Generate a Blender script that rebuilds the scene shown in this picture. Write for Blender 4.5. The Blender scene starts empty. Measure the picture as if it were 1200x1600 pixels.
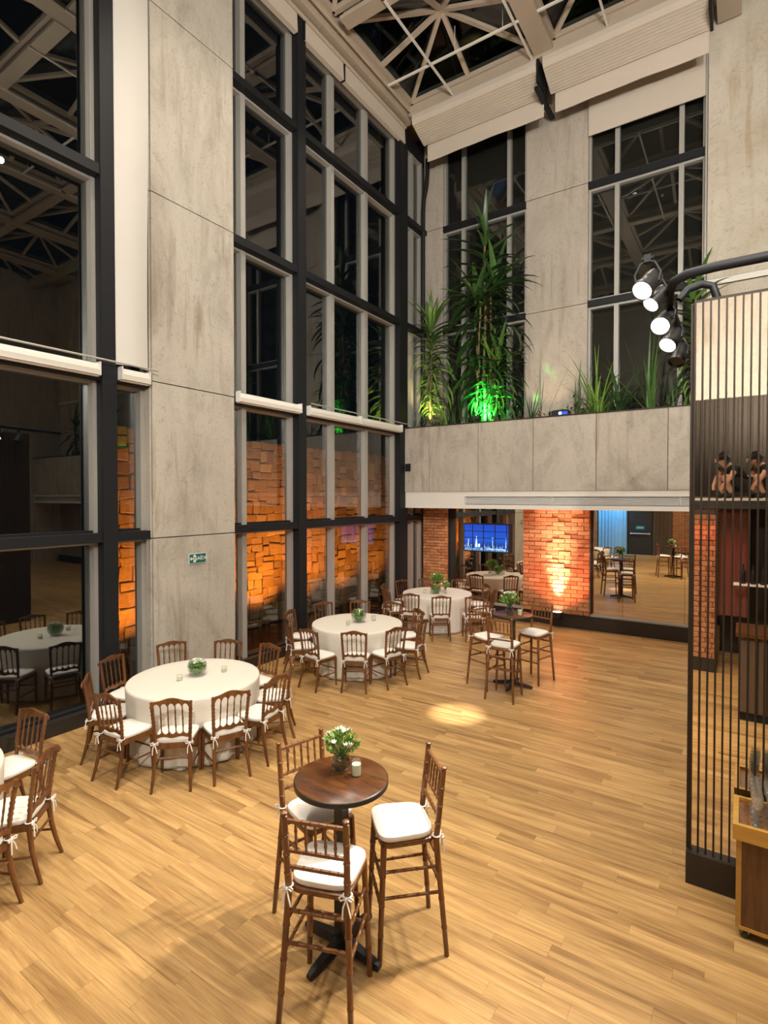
import bpy, math, random
from mathutils import Vector, Matrix, Quaternion
random.seed(7)
R = math.radians
PI = math.pi
S = bpy.context.scene
COL = S.collection

# ------------------------------------------------------------------ camera
F_PX, HOR, PITCH, CAM_H = 850.0, 776.0, R(1.0), 2.9
YAW = math.atan(565 / 850.0)
cd = bpy.data.cameras.new('camera')
cam = bpy.data.objects.new('camera', cd)
COL.objects.link(cam)
cam.location = (0, 0, CAM_H)
cam.rotation_euler = (R(90) - PITCH, 0, YAW)
cd.sensor_fit = 'HORIZONTAL'
cd.sensor_width = 36.0
cd.lens = 36.0 * F_PX / 1200.0
cy = HOR + F_PX * math.tan(PITCH)
cd.shift_y = (cy - 800.0) / 1200.0
cd.clip_start = 0.02
S.camera = cam

# ------------------------------------------------------------------ world and exposure
w = bpy.data.worlds.new('night_sky')
S.world = w
w.use_nodes = True
w.node_tree.nodes['Background'].inputs[0].default_value = (0.10, 0.14, 0.20, 1)
w.node_tree.nodes['Background'].inputs[1].default_value = 0.035
S.view_settings.view_transform = 'Standard'
S.view_settings.look = 'None'
S.view_settings.gamma = 1
S.view_settings.use_curve_mapping = False
S.view_settings.exposure = 0.0


# ------------------------------------------------------------------ lights of the hall, with added fill
def light(kind, name, loc, energy, col=(1, .86, .68), target=None, radius=.1, angle=60, blend=.6, parent=None):
    d = bpy.data.lights.new(name, kind)
    d.energy = energy
    d.color = col
    d.shadow_soft_size = radius
    if kind == 'SPOT':
        d.spot_size = R(angle)
        d.spot_blend = blend
    o = bpy.data.objects.new(name, d)
    COL.objects.link(o)
    o.location = loc
    if target is not None:
        v = Vector(target) - Vector(loc)
        o.rotation_euler = v.to_track_quat('-Z', 'Y').to_euler()
    if parent:
        o.parent = parent
    return o


WARM = (1, .90, .76)
NEUT = (1, .95, .87)
# added fixtureless spots under the skylight beams, filling the floor evenly
for (x, y, e) in [(-5.0, 8.4, 560), (-2.0, 8.4, 520), (-5.0, 5.4, 650), (-1.6, 5.4, 560), (-4.6, 2.4, 800), (-1.2, 2.4, 800), (1.5, .5, 600), (-3.4, -.6, 1000), (-3.2, 1.2, 500), (5.5, 8.5, 800), (5.0, 3.0, 600), (9.0, 6.0, 700)]:
    light('SPOT', 'fill_downlight', (x, y, 11.6), e, WARM, (x, y, 0), .18, 95, .8)
# added fixtureless fill for the walls, behind the viewpoint and over the bar
light('SPOT', 'wall_fill_spot', (1.2, -1.6, 6.2), 1900, NEUT, (-7, 6.0, 5.5), .07, 100, .7)
light('SPOT', 'wall_fill_spot', (1.6, .8, 6.8), 2100, NEUT, (-3.0, 12.4, 7.0), .07, 95, .7)
light('SPOT', 'wall_fill_spot', (2.4, 4.5, 8.0), 1000, NEUT, (.6, 12.4, 8.0), .07, 80, .8)
light('SPOT', 'wall_fill_spot', (-1.0, -3.2, 7.5), 500, NEUT, (-7, 2.0, 7.0), .07, 100, .7)
light('POINT', 'hall_fill', (1.8, 3.0, 8.6), 240, WARM, None, .05)
light('POINT', 'hall_fill', (-2.6, 4.6, 9.2), 240, WARM, None, .05)
# pool of light on the floor
light('SPOT', 'pin_spot', (-2.2, 6.3, 11.2), 15000, (1, .92, .8), (-3.19, 6.55, 0), .03, 4.6, .9)
# lamps below the planter soffit
for x in (-5.9, -4.0, -1.8):
    light('SPOT', 'soffit_lamp', (x, 11.75, 2.58), 22, WARM, (x, 11.3, 0), .04, 120, .8)
# added fill on the gallery's upper wall, then rear of the hall
light('SPOT', 'hall_fill', (1.0, -1.3, 5.0), 2200, NEUT, (.2, -5.0, 7.0), .1, 110, .7)
light('POINT', 'hall_fill', (.5, -3.2, 4.6), 40, WARM, None, .1)
light('SPOT', 'rear_lamp', (-3.4, -2.5, 2.6), 60, WARM, (-3.0, -5.0, .9), .08, 130, .8)
light('SPOT', 'blue_curtain_lamp', (-5.6, -3.6, 3.6), 800, (.12, .50, 1), (-5.6, -5.0, 1.2), .06, 85, .7)


# ------------------------------------------------------------------ materials
def nmat(name):
    m = bpy.data.materials.new(name)
    m.use_nodes = True
    nt = m.node_tree
    return m, nt, nt.nodes['Principled BSDF'], nt.nodes['Material Output']


def lnk(nt, a, b):
    nt.links.new(a, b)


def ramp(nt, stops):
    n = nt.nodes.new('ShaderNodeValToRGB')
    e = n.color_ramp.elements
    e[0].position, e[0].color = stops[0][0], tuple(stops[0][1]) + (1,)
    e[1].position, e[1].color = stops[-1][0], tuple(stops[-1][1]) + (1,)
    for p, c in stops[1:-1]:
        x = e.new(p)
        x.color = tuple(c) + (1,)
    return n


def coords(nt, scale=(1, 1, 1), world=True, rand=False):
    mp = nt.nodes.new('ShaderNodeMapping')
    mp.inputs['Scale'].default_value = scale
    if world:
        g = nt.nodes.new('ShaderNodeNewGeometry')
        src = g.outputs['Position']
    else:
        g = nt.nodes.new('ShaderNodeTexCoord')
        src = g.outputs['Object']
    if rand:
        r = rnd(nt)
        a = nt.nodes.new('ShaderNodeVectorMath')
        a.operation = 'ADD'
        k = nt.nodes.new('ShaderNodeMath')
        k.operation = 'MULTIPLY'
        k.inputs[1].default_value = 37.0
        lnk(nt, r, k.inputs[0])
        lnk(nt, src, a.inputs[0])
        lnk(nt, k.outputs[0], a.inputs[1])
        src = a.outputs[0]
    lnk(nt, src, mp.inputs['Vector'])
    return mp.outputs['Vector']


def rnd(nt):
    oi = nt.nodes.new('ShaderNodeObjectInfo')
    g = nt.nodes.new('ShaderNodeNewGeometry')
    a = nt.nodes.new('ShaderNodeMath')
    a.operation = 'ADD'
    lnk(nt, oi.outputs['Random'], a.inputs[0])
    lnk(nt, g.outputs['Random Per Island'], a.inputs[1])
    f = nt.nodes.new('ShaderNodeMath')
    f.operation = 'FRACT'
    lnk(nt, a.outputs[0], f.inputs[0])
    return f.outputs[0]


def noise(nt, vec, scale=5, detail=5, rough=.6, dist=0.0):
    n = nt.nodes.new('ShaderNodeTexNoise')
    n.inputs['Scale'].default_value = scale
    n.inputs['Detail'].default_value = detail
    n.inputs['Roughness'].default_value = rough
    n.inputs['Distortion'].default_value = dist
    lnk(nt, vec, n.inputs['Vector'])
    return n.outputs['Fac']


def mixc(nt, fac, a, b, mode='MIX'):
    n = nt.nodes.new('ShaderNodeMix')
    n.data_type = 'RGBA'
    n.blend_type = mode
    for s, v in ((n.inputs[0], fac), (n.inputs[6], a), (n.inputs[7], b)):
        if hasattr(v, 'default_value'):
            lnk(nt, v, s)
        elif isinstance(v, (int, float)):
            s.default_value = v
        else:
            s.default_value = tuple(v) + (1,)
    return n.outputs[2]


def bump(nt, p, h, strength=.3, dist=.01):
    b = nt.nodes.new('ShaderNodeBump')
    b.inputs['Strength'].default_value = strength
    b.inputs['Distance'].default_value = dist
    lnk(nt, h, b.inputs['Height'])
    lnk(nt, b.outputs[0], p.inputs['Normal'])


def plain(name, col, rough=.5, metal=0.0, spec=.5, emit=None, est=0, nz=None):
    m, nt, p, o = nmat(name)
    p.inputs['Base Color'].default_value = tuple(col) + (1,)
    p.inputs['Roughness'].default_value = rough
    p.inputs['Metallic'].default_value = metal
    p.inputs['Specular IOR Level'].default_value = spec
    if emit:
        p.inputs['Emission Color'].default_value = tuple(emit) + (1,)
        p.inputs['Emission Strength'].default_value = est
    if nz:
        f = noise(nt, coords(nt, world=False), nz[0], 4)
        c = mixc(nt, f, [v * (1 - nz[1]) for v in col], [min(1, v * (1 + nz[1])) for v in col])
        lnk(nt, c, p.inputs['Base Color'])
    return m


def concrete(name, a, b, stain, scale=1.0, pits=True):
    m, nt, p, o = nmat(name)
    v = coords(nt, (1, 1, .55))
    n1 = noise(nt, v, 1.1 * scale, 9, .68, 1.3)
    r1 = ramp(nt, [(.30, b), (.52, a), (.75, [min(1, c * 1.12) for c in a])])
    lnk(nt, n1, r1.inputs[0])
    vs = coords(nt, (5, 5, .45))
    n2 = noise(nt, vs, 1.6 * scale, 6, .6, .5)
    r2 = ramp(nt, [(.50, (0, 0, 0)), (.74, (1, 1, 1))])
    lnk(nt, n2, r2.inputs[0])
    n3 = noise(nt, coords(nt, (1, 1, .8)), .8 * scale, 3, .5, .6)
    r3 = ramp(nt, [(.42, (0, 0, 0)), (.62, (.85, .85, .85))])
    lnk(nt, n3, r3.inputs[0])
    mul = nt.nodes.new('ShaderNodeMath')
    mul.operation = 'MULTIPLY'
    lnk(nt, r2.outputs[0], mul.inputs[0])
    lnk(nt, r3.outputs[0], mul.inputs[1])
    c = mixc(nt, mul.outputs[0], r1.outputs[0], stain)
    # fine trowel scratches
    n4 = noise(nt, coords(nt, (1, 1, 1)), 9 * scale, 10, .75, 2.5)
    r4 = ramp(nt, [(.36, [.62, .60, .57]), (.47, (1, 1, 1))])
    lnk(nt, n4, r4.inputs[0])
    c = mixc(nt, .6, c, r4.outputs[0], 'MULTIPLY')
    if pits:
        n5 = noise(nt, coords(nt, (1, 1, .7)), 22 * scale, 3, .5, .3)
        r5 = ramp(nt, [(.235, (.30, .25, .2)), (.28, (1, 1, 1))])
        lnk(nt, n5, r5.inputs[0])
        c = mixc(nt, .6, c, r5.outputs[0], 'MULTIPLY')
    rv = rnd(nt)
    r6 = ramp(nt, [(0, (.90, .89, .87)), (1, (1.0, 1.0, 1.0))])
    lnk(nt, rv, r6.inputs[0])
    c = mixc(nt, 1.0, c, r6.outputs[0], 'MULTIPLY')
    lnk(nt, c, p.inputs['Base Color'])
    p.inputs['Roughness'].default_value = .75
    p.inputs['Specular IOR Level'].default_value = .25
    bump(nt, p, n4, .12, .01)
    return m


def wood(name, cols, grain=(1.2, 14, 14), rough=.4, world=False, spec=.5, sc=1.0, bmp=.08):
    m, nt, p, o = nmat(name)
    v = coords(nt, grain, world, True)
    n1 = noise(nt, v, 2.0 * sc, 8, .62, .8)
    st = [(.25 + .5 * i / (len(cols) - 1), c) for i, c in enumerate(cols)]
    r1 = ramp(nt, st)
    lnk(nt, n1, r1.inputs[0])
    rv = rnd(nt)
    r2 = ramp(nt, [(0, (.80, .78, .76)), (1, (1.10, 1.09, 1.06))])
    lnk(nt, rv, r2.inputs[0])
    c = mixc(nt, 1.0, r1.outputs[0], r2.outputs[0], 'MULTIPLY')
    lnk(nt, c, p.inputs['Base Color'])
    p.inputs['Roughness'].default_value = rough
    p.inputs['Specular IOR Level'].default_value = spec
    if bmp:
        bump(nt, p, n1, bmp, .004)
    return m


def pane_mat(name, tint, base=.05, gain=.9, gloss=(1, 1, 1)):
    m = bpy.data.materials.new(name)
    m.use_nodes = True
    nt = m.node_tree
    nt.nodes.remove(nt.nodes['Principled BSDF'])
    out = nt.nodes['Material Output']
    tr = nt.nodes.new('ShaderNodeBsdfTransparent')
    tr.inputs[0].default_value = tuple(tint) + (1,)
    gl = nt.nodes.new('ShaderNodeBsdfGlossy')
    gl.inputs['Color'].default_value = tuple(gloss) + (1,)
    gl.inputs['Roughness'].default_value = 0.0
    lw = nt.nodes.new('ShaderNodeLayerWeight')
    lw.inputs[0].default_value = .5
    pw = nt.nodes.new('ShaderNodeMath')
    pw.operation = 'POWER'
    pw.inputs[1].default_value = 4.0
    ma = nt.nodes.new('ShaderNodeMath')
    ma.operation = 'MULTIPLY_ADD'
    ma.inputs[1].default_value = gain
    ma.inputs[2].default_value = base
    ma.use_clamp = True
    mx = nt.nodes.new('ShaderNodeMixShader')
    lnk(nt, lw.outputs['Facing'], pw.inputs[0])
    lnk(nt, pw.outputs[0], ma.inputs[0])
    lnk(nt, ma.outputs[0], mx.inputs[0])
    lnk(nt, tr.outputs[0], mx.inputs[1])
    lnk(nt, gl.outputs[0], mx.inputs[2])
    lnk(nt, mx.outputs[0], out.inputs[0])
    return m


def brick_mat(name, cols, rough=.85):
    m, nt, p, o = nmat(name)
    r = ramp(nt, [(i / (len(cols) - 1), c) for i, c in enumerate(cols)])
    lnk(nt, rnd(nt), r.inputs[0])
    n = noise(nt, coords(nt), 26, 6, .7)
    r2 = ramp(nt, [(.3, (.66, .63, .6)), (.65, (1.1, 1.1, 1.1))])
    lnk(nt, n, r2.inputs[0])
    lnk(nt, mixc(nt, 1, r.outputs[0], r2.outputs[0], 'MULTIPLY'), p.inputs['Base Color'])
    p.inputs['Roughness'].default_value = rough
    p.inputs['Specular IOR Level'].default_value = .2
    bump(nt, p, n, .5, .01)
    return m


M = {}
M['pillar'] = concrete('concrete_pillar', (.50, .465, .405), (.37, .335, .285), (.26, .195, .125))
M['slab'] = concrete('concrete_slab', (.47, .42, .36), (.39, .345, .29), (.28, .22, .16), .9)
M['planter'] = concrete('concrete_planter', (.44, .395, .335), (.32, .285, .24), (.20, .155, .11), 1.1)
M['lightened_slab'] = concrete('lit_weathered_slab', (.58, .53, .44), (.46, .39, .29), (.36, .25, .13), .6)  # lighter base carries the near light on this wall; stains are weathering
M['core'] = plain('dark_joint', (.05, .045, .04), .9)
mP, nt, p, o = nmat('vinyl_plank')
n1 = noise(nt, coords(nt, (.55, 8, 8), True, True), 1.3, 5, .6, .9)
r1 = ramp(nt, [(.28, (.24, .128, .048)), (.43, (.40, .236, .092)), (.57, (.52, .325, .132)), (.75, (.60, .405, .185))])
lnk(nt, n1, r1.inputs[0])
n2 = noise(nt, coords(nt, (2.2, 60, 60), True, True), 1.6, 6, .65, .4)
r2 = ramp(nt, [(.30, (.70, .66, .60)), (.58, (1.06, 1.05, 1.03))])
lnk(nt, n2, r2.inputs[0])
c = mixc(nt, .8, r1.outputs[0], r2.outputs[0], 'MULTIPLY')
r3 = ramp(nt, [(0, (.78, .76, .73)), (1, (1.06, 1.05, 1.04))])
lnk(nt, rnd(nt), r3.inputs[0])
c = mixc(nt, 1.0, c, r3.outputs[0], 'MULTIPLY')
lnk(nt, c, p.inputs['Base Color'])
p.inputs['Roughness'].default_value = .34
p.inputs['Specular IOR Level'].default_value = .5
bump(nt, p, n2, .06, .003)
M['plank'] = mP
M['chair'] = wood('stained_chair_wood', [(.065, .024, .008), (.135, .051, .015), (.22, .088, .027)], (9, 9, 1.2), .3, False)
M['stool'] = wood('stained_stool_wood', [(.075, .028, .009), (.155, .058, .017), (.25, .098, .029)], (9, 9, 1.5), .28, False)
M['walnut'] = wood('walnut_tabletop', [(.030, .011, .004), (.085, .030, .009), (.16, .060, .016)], (1.5, 7, 7), .26, False)
M['tan'] = wood('tan_board', [(.20, .085, .03), (.30, .135, .048), (.38, .18, .07)], (1, 8, 8), .4, False)
M['cart'] = wood('walnut_veneer', [(.055, .024, .009), (.12, .055, .020), (.18, .085, .03)], (9, 9, .7), .4, False)
M['honey'] = wood('honey_wood', [(.52, .28, .055), (.66, .38, .085)], (1, 10, 10), .4, False)
M['cloth'] = plain('table_linen', (.66, .61, .53), .85, spec=.2, nz=(60, .04))
M['cushion'] = plain('white_cushion', (.74, .70, .64), .85, spec=.2, nz=(30, .03))
M['tie'] = plain('white_ribbon', (.78, .74, .68), .8, spec=.2)
M['steel'] = plain('dark_steel', (.009, .010, .012), .55, spec=.3, nz=(8, .15))
M['alu'] = plain('pale_aluminium', (.40, .385, .35), .42, .25, nz=(6, .06))
M['white'] = plain('white_paint', (.70, .665, .60), .5, nz=(4, .03))
M['roof'] = plain('cream_roof_steel', (.43, .355, .275), .55, nz=(3, .08))
M['fabric'] = plain('cream_blind_fabric', (.56, .49, .41), .85, spec=.2, nz=(5, .05))
M['curtain'] = plain('white_roller_fabric', (.60, .575, .53), .8, spec=.2, nz=(3, .03))
M['black'] = plain('black_metal', (.014, .013, .013), .4)
M['blackbase'] = plain('dark_plinth', (.022, .018, .015), .4, nz=(5, .2))
M['pane'] = pane_mat('window_glass', (.70, .72, .70), .075, .80)
M['boosted_pane'] = pane_mat('boosted_window_glass', (.62, .66, .64), .17, .75)  # reflectance raised to brighten the reflections in this bay, not a coating
M['roofpane'] = pane_mat('skylight_glass', (.5, .55, .55), .03, .8)
M['glass'] = pane_mat('clear_glass', (.90, .93, .91), .07, .9)
M['mirror'] = plain('mirror_silver', (.74, .68, .58), .01, 1.0)
M['bronze_mirror'] = plain('bronze_mirror', (.80, .74, .65), .015, 1.0)
M['bronze'] = plain('bronze_slat', (.036, .025, .016), .6, .1, .3)
M['brick'] = brick_mat('fired_brick', [(.36, .15, .07), (.48, .215, .10), (.56, .28, .14), (.42, .18, .08)])
M['stone'] = brick_mat('rubble_stone', [(.26, .17, .10), (.46, .34, .20), (.34, .23, .13), (.58, .44, .28)])
M['mortar'] = plain('mortar', (.10, .065, .045), .95)
M['wax'] = plain('candle_wax', (.80, .74, .55), .6, emit=(1, .75, .4), est=.05)
M['green'] = plain('leaf_green', (.055, .13, .022), .42, nz=(7, .45))
M['green2'] = plain('leaf_dark_green', (.030, .075, .020), .38, nz=(7, .45))
M['lime'] = plain('leaf_fresh_green', (.16, .30, .045), .5, nz=(9, .35))
M['petal'] = plain('white_petal', (.80, .80, .72), .6)
M['dry'] = plain('dry_stem', (.20, .12, .055), .8, nz=(12, .3))
M['soil'] = plain('potting_soil', (.035, .025, .018), .95, nz=(20, .4))
M['signgreen'] = plain('sign_green', (.005, .12, .105), .4)
M['signwhite'] = plain('sign_white', (.75, .78, .74), .5)
M['skin'] = plain('skin', (.52, .27, .17), .55)
M['blackcloth'] = plain('black_clothing', (.012, .012, .013), .85)
M['hair'] = plain('dark_hair', (.012, .008, .006), .6)
M['bluecloth'] = plain('blue_drape', (.25, .42, .55), .8, spec=.2)
M['reddrape'] = plain('red_drape', (.20, .07, .05), .9, spec=.2)
M['browncloth'] = plain('brown_drape', (.11, .075, .05), .9, spec=.2)
M['lens'] = plain('lamp_lens', (.9, .9, .9), .3, emit=(1, .97, .92), est=22)
M['grille'] = plain('grey_grille', (.70, .69, .66), .5, nz=(9, .1))
mS = pane_mat('stemware_glass', (.86, .88, .87), .16, .8)
nt = mS.node_tree
df = nt.nodes.new('ShaderNodeBsdfDiffuse')  # white diffuse stands in for lamp glints on the glass
df.inputs[0].default_value = (.9, .9, .9, 1)
m2 = nt.nodes.new('ShaderNodeMixShader')
m2.inputs[0].default_value = .09
om = nt.nodes['Material Output']
lnk(nt, om.inputs[0].links[0].from_socket, m2.inputs[1])
lnk(nt, df.outputs[0], m2.inputs[2])
lnk(nt, m2.outputs[0], om.inputs[0])
M['stemware'] = mS
M['water'] = pane_mat('water', (.80, .88, .80), .06, .8)


# ------------------------------------------------------------------ mesh helpers
class MB:
    def __init__(s):
        s.v, s.f = [], []

    def add(s, vs, fs):
        k = len(s.v)
        s.v += [tuple(q) for q in vs]
        s.f += [tuple(i + k for i in q) for q in fs]
        return s

    def box(s, x0, x1, y0, y1, z0, z1):
        return s.add([(x0, y0, z0), (x1, y0, z0), (x1, y1, z0), (x0, y1, z0), (x0, y0, z1), (x1, y0, z1), (x1, y1, z1), (x0, y1, z1)],
                     [(0, 3, 2, 1), (4, 5, 6, 7), (0, 1, 5, 4), (1, 2, 6, 5), (2, 3, 7, 6), (3, 0, 4, 7)])

    def bar(s, a, b, wd, ht, up=(0, 0, 1)):
        a, b = Vector(a), Vector(b)
        d = (b - a).normalized()
        u = Vector(up)
        if abs(d.dot(u)) > .98:
            u = Vector((0, 1, 0))
        sd = d.cross(u).normalized() * wd / 2
        uu = sd.cross(d).normalized() * ht / 2
        vs = [a - sd - uu, a + sd - uu, a + sd + uu, a - sd + uu, b - sd - uu, b + sd - uu, b + sd + uu, b - sd + uu]
        return s.add(vs, [(0, 1, 2, 3), (7, 6, 5, 4), (0, 4, 5, 1), (1, 5, 6, 2), (2, 6, 7, 3), (3, 7, 4, 0)])

    def tube(s, pts, rad, n=8):
        pts = [Vector(p) for p in pts]
        if not isinstance(rad, (list, tuple)):
            rad = [rad] * len(pts)
        ref = None
        rings = []
        for i, p in enumerate(pts):
            d = (pts[min(i + 1, len(pts) - 1)] - pts[max(i - 1, 0)]).normalized()
            if ref is None:
                ref = Vector((1, 0, 0)) if abs(d.x) < .8 else Vector((0, 1, 0))
            a = (ref - d * ref.dot(d))
            a = a.normalized() if a.length > 1e-5 else d.orthogonal().normalized()
            ref = a
            b = d.cross(a)
            rings.append([p + (a * math.cos(2 * PI * k / n) + b * math.sin(2 * PI * k / n)) * rad[i] for k in range(n)])
        vs = [q for r in rings for q in r]
        fs = []
        for i in range(len(pts) - 1):
            for k in range(n):
                k2 = (k + 1) % n
                fs.append((i * n + k, i * n + k2, (i + 1) * n + k2, (i + 1) * n + k))
        fs.append(tuple(reversed(range(n))))
        fs.append(tuple((len(pts) - 1) * n + k for k in range(n)))
        return s.add(vs, fs)

    def lathe(s, prof, n=20, c=(0, 0, 0), cap0=True, cap1=True):
        vs, fs = [], []
        for (r, z) in prof:
            for k in range(n):
                vs.append((c[0] + r * math.cos(2 * PI * k / n), c[1] + r * math.sin(2 * PI * k / n), c[2] + z))
        for i in range(len(prof) - 1):
            for k in range(n):
                k2 = (k + 1) % n
                fs.append((i * n + k, i * n + k2, (i + 1) * n + k2, (i + 1) * n + k))
        if cap0:
            fs.append(tuple(reversed(range(n))))
        if cap1:
            fs.append(tuple((len(prof) - 1) * n + k for k in range(n)))
        return s.add(vs, fs)

    def strip(s, xs, top, bot, yf, th):
        """board in the x-z plane between two edge curves, with thickness th along y"""
        vs, fs = [], []
        for x in xs:
            for z in (bot(x), top(x)):
                for dy in (-th / 2, th / 2):
                    vs.append((x, yf(x, z) + dy, z))
        for i in range(len(xs) - 1):
            a, b = i * 4, i * 4 + 4
            fs += [(a, b, b + 2, a + 2), (a + 1, a + 3, b + 3, b + 1), (a + 2, b + 2, b + 3, a + 3), (a, a + 1, b + 1, b)]
        e = (len(xs) - 1) * 4
        fs += [(0, 2, 3, 1), (e, e + 1, e + 3, e + 2)]
        return s.add(vs, fs)

    def prism(s, poly, axis, a, b):
        n = len(poly)

        def p3(q, t):
            return (t, q[0], q[1]) if axis == 'x' else (q[0], t, q[1]) if axis == 'y' else (q[0], q[1], t)
        vs = [p3(q, a) for q in poly] + [p3(q, b) for q in poly]
        fs = [tuple(range(n)), tuple(reversed(range(n, 2 * n)))]
        fs += [(i, i + n, (i + 1) % n + n, (i + 1) % n) for i in range(n)]
        return s.add(vs, fs)

    def pad(s, fw, bw, y0, y1, z0, z1, n=36, p=5.0, dome=.01):
        """rounded trapezoid cushion"""
        rings = [(.93, z0), (.985, z0 + .2 * (z1 - z0)), (1.0, z0 + .5 * (z1 - z0)), (.985, z0 + .8 * (z1 - z0)), (.92, z1), (.6, z1 + dome * .8), (.25, z1 + dome)]
        vs, fs = [], []
        for (k, z) in rings:
            for i in range(n):
                t = 2 * PI * i / n
                c, q = math.cos(t), math.sin(t)
                ex = abs(c) ** (2 / p) * (1 if c >= 0 else -1)
                ey = abs(q) ** (2 / p) * (1 if q >= 0 else -1)
                hw = bw + (fw - bw) * (ey + 1) / 2
                vs.append((ex * hw * k, (y0 + y1) / 2 + ey * (y1 - y0) / 2 * k, z))
        for j in range(len(rings) - 1):
            for i in range(n):
                i2 = (i + 1) % n
                fs.append((j * n + i, j * n + i2, (j + 1) * n + i2, (j + 1) * n + i))
        fs.append(tuple(reversed(range(n))))
        fs.append(tuple((len(rings) - 1) * n + i for i in range(n)))
        return s.add(vs, fs)

    def mesh(s, name, mat, smooth=False, angle=40):
        me = bpy.data.meshes.new(name)
        me.from_pydata(s.v, [], s.f)
        me.materials.append(M[mat] if isinstance(mat, str) else mat)
        me.validate()
        if smooth:
            me.shade_smooth()
            me.set_sharp_from_angle(angle=R(angle))
        me.update()
        return me


def link(name, me, parent=None, loc=(0, 0, 0), rot=(0, 0, 0), scale=(1, 1, 1)):
    o = bpy.data.objects.new(name, me)
    COL.objects.link(o)
    o.location = loc
    o.rotation_euler = rot
    o.scale = scale
    if parent:
        o.parent = parent
    return o


def part(name, mb, mat, parent=None, smooth=False, loc=(0, 0, 0), rot=(0, 0, 0), label=None, kind=None, angle=40):
    o = link(name, mb.mesh(name, mat, smooth, angle), parent, loc, rot)
    if label:
        o['label'] = label
    if kind:
        o['kind'] = kind
    return o


def tag(o, label, cat, group=None):
    o['label'] = label
    o['category'] = cat
    if group:
        o['group'] = group
    return o


def thing(name, label, cat, loc=(0, 0, 0), rz=0, group=None):
    return tag(link(name, None, None, loc, (0, 0, rz)), label, cat, group)


def structure(o, label=None):
    o['kind'] = 'structure'
    if label:
        o['label'] = label
    return o


def B(*a):
    return MB().box(*a)


# ------------------------------------------------------------------ floor
XL, YB, YR, XR = -7.0, 12.38, -5.0, 11.5
floor = structure(part('floor', B(-7.4, XR, YR, YB, -.12, -.012), 'core'), 'honey wood-look plank floor of the hall')
PW, PL = .118, .95
pl_near, pl_far = [], []
row = 0
y = YR
camdir = Vector((-math.sin(YAW), math.cos(YAW)))
while y < YB - .001:
    x = -7.0 - random.random() * PL
    y1 = min(y + PW, YB)
    while x < XR:
        x0, x1 = max(x, -7.0), min(x + PL, XR)
        if x1 - x0 > .03:
            cx, cyy = (x0 + x1) / 2, (y + y1) / 2
            d = cx * camdir.x + cyy * camdir.y
            lat = cx * math.cos(YAW) + cyy * math.sin(YAW)
            vis = d > 2.7 and abs(lat) < .72 * d and not (cyy > 4.6 and cx > -.2) and cx > -6.6
            pl_near.append((d if vis else 100 + d, x0, x1, y, y1)) if vis else pl_far.append((x0, x1, y, y1))
        x += PL
    y += PW
pl_near.sort()
pl_far += [q[1:] for q in pl_near[300:]]
gapx = .00045
std = None
for (d, x0, x1, y0, y1) in pl_near[:300]:
    hx, hy = (x1 - x0) / 2 - gapx, (y1 - y0) / 2 - gapx
    full = abs((x1 - x0) - PL) < 1e-4
    if full and std is None:
        std = B(-hx, hx, -hy, hy, -.012, 0).mesh('plank', 'plank')
    me = std if full else B(-hx, hx, -hy, hy, -.012, 0).mesh('plank', 'plank')
    link('plank', me, floor, ((x0 + x1) / 2, (y0 + y1) / 2, random.uniform(-.0004, 0)))
mb = MB()
for (x0, x1, y0, y1) in pl_far:
    mb.box(x0 + gapx, x1 - gapx, y0 + gapx, y1 - gapx, -.012, random.uniform(-.0004, 0))
part('plank_field', mb, 'plank', floor, kind='stuff')

# ------------------------------------------------------------------ left wall: pillars, posts, windows
JZ = [0, 2.32, 4.50, 7.11, 9.70, 12.3]


def pillar(parent, y0, y1, xf=-6.86, xb=-7.24):
    g = .007
    for a, b in zip(JZ[:-1], JZ[1:]):
        k = random.uniform(-.004, .004)
        part('concrete_panel', B(xf - .12, xf + k, y0 + .03, y1, a + g, b - g), 'pillar', parent)
        part('side_panel', B(xb, xf - .02, y0, y0 + .022, a + g, b - g), 'pillar', parent)
        part('side_panel', B(xb, xf - .125, y1 - .03, y1 - .002, a + g, b - g), 'pillar', parent)


wl = structure(part('wall_left', B(-7.23, -7.0, 4.53, 5.94, 0, 12.3).box(-7.23, -7.0, -1.15, .27, 0, 12.3), 'core'),
               'tall glazed wall with concrete pillars and dark steel posts')
pillar(wl, 4.49, 5.97)
pillar(wl, -1.2, .3)
for (a, b) in [(3.83, 4.0), (7.50, 7.69), (11.03, 11.35)]:
    p = part('steel_post', B(-7.14, -6.87, a, b, 0, 11.72), 'steel', wl)
    part('post_flange', B(-6.885, -6.86, a - .012, b + .012, 0, 11.72), 'steel', p)
for (a, b) in [(-5, -1.2), (.3, 4.49), (5.97, 12.38)]:
    part('kerb', B(-7.3, -6.93, a, b, 0, .17), 'blackbase', wl)

SEG = [(.17, 2.31), (2.43, 4.40), (4.60, 7.00), (7.13, 9.59), (9.71, 11.45)]


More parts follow.
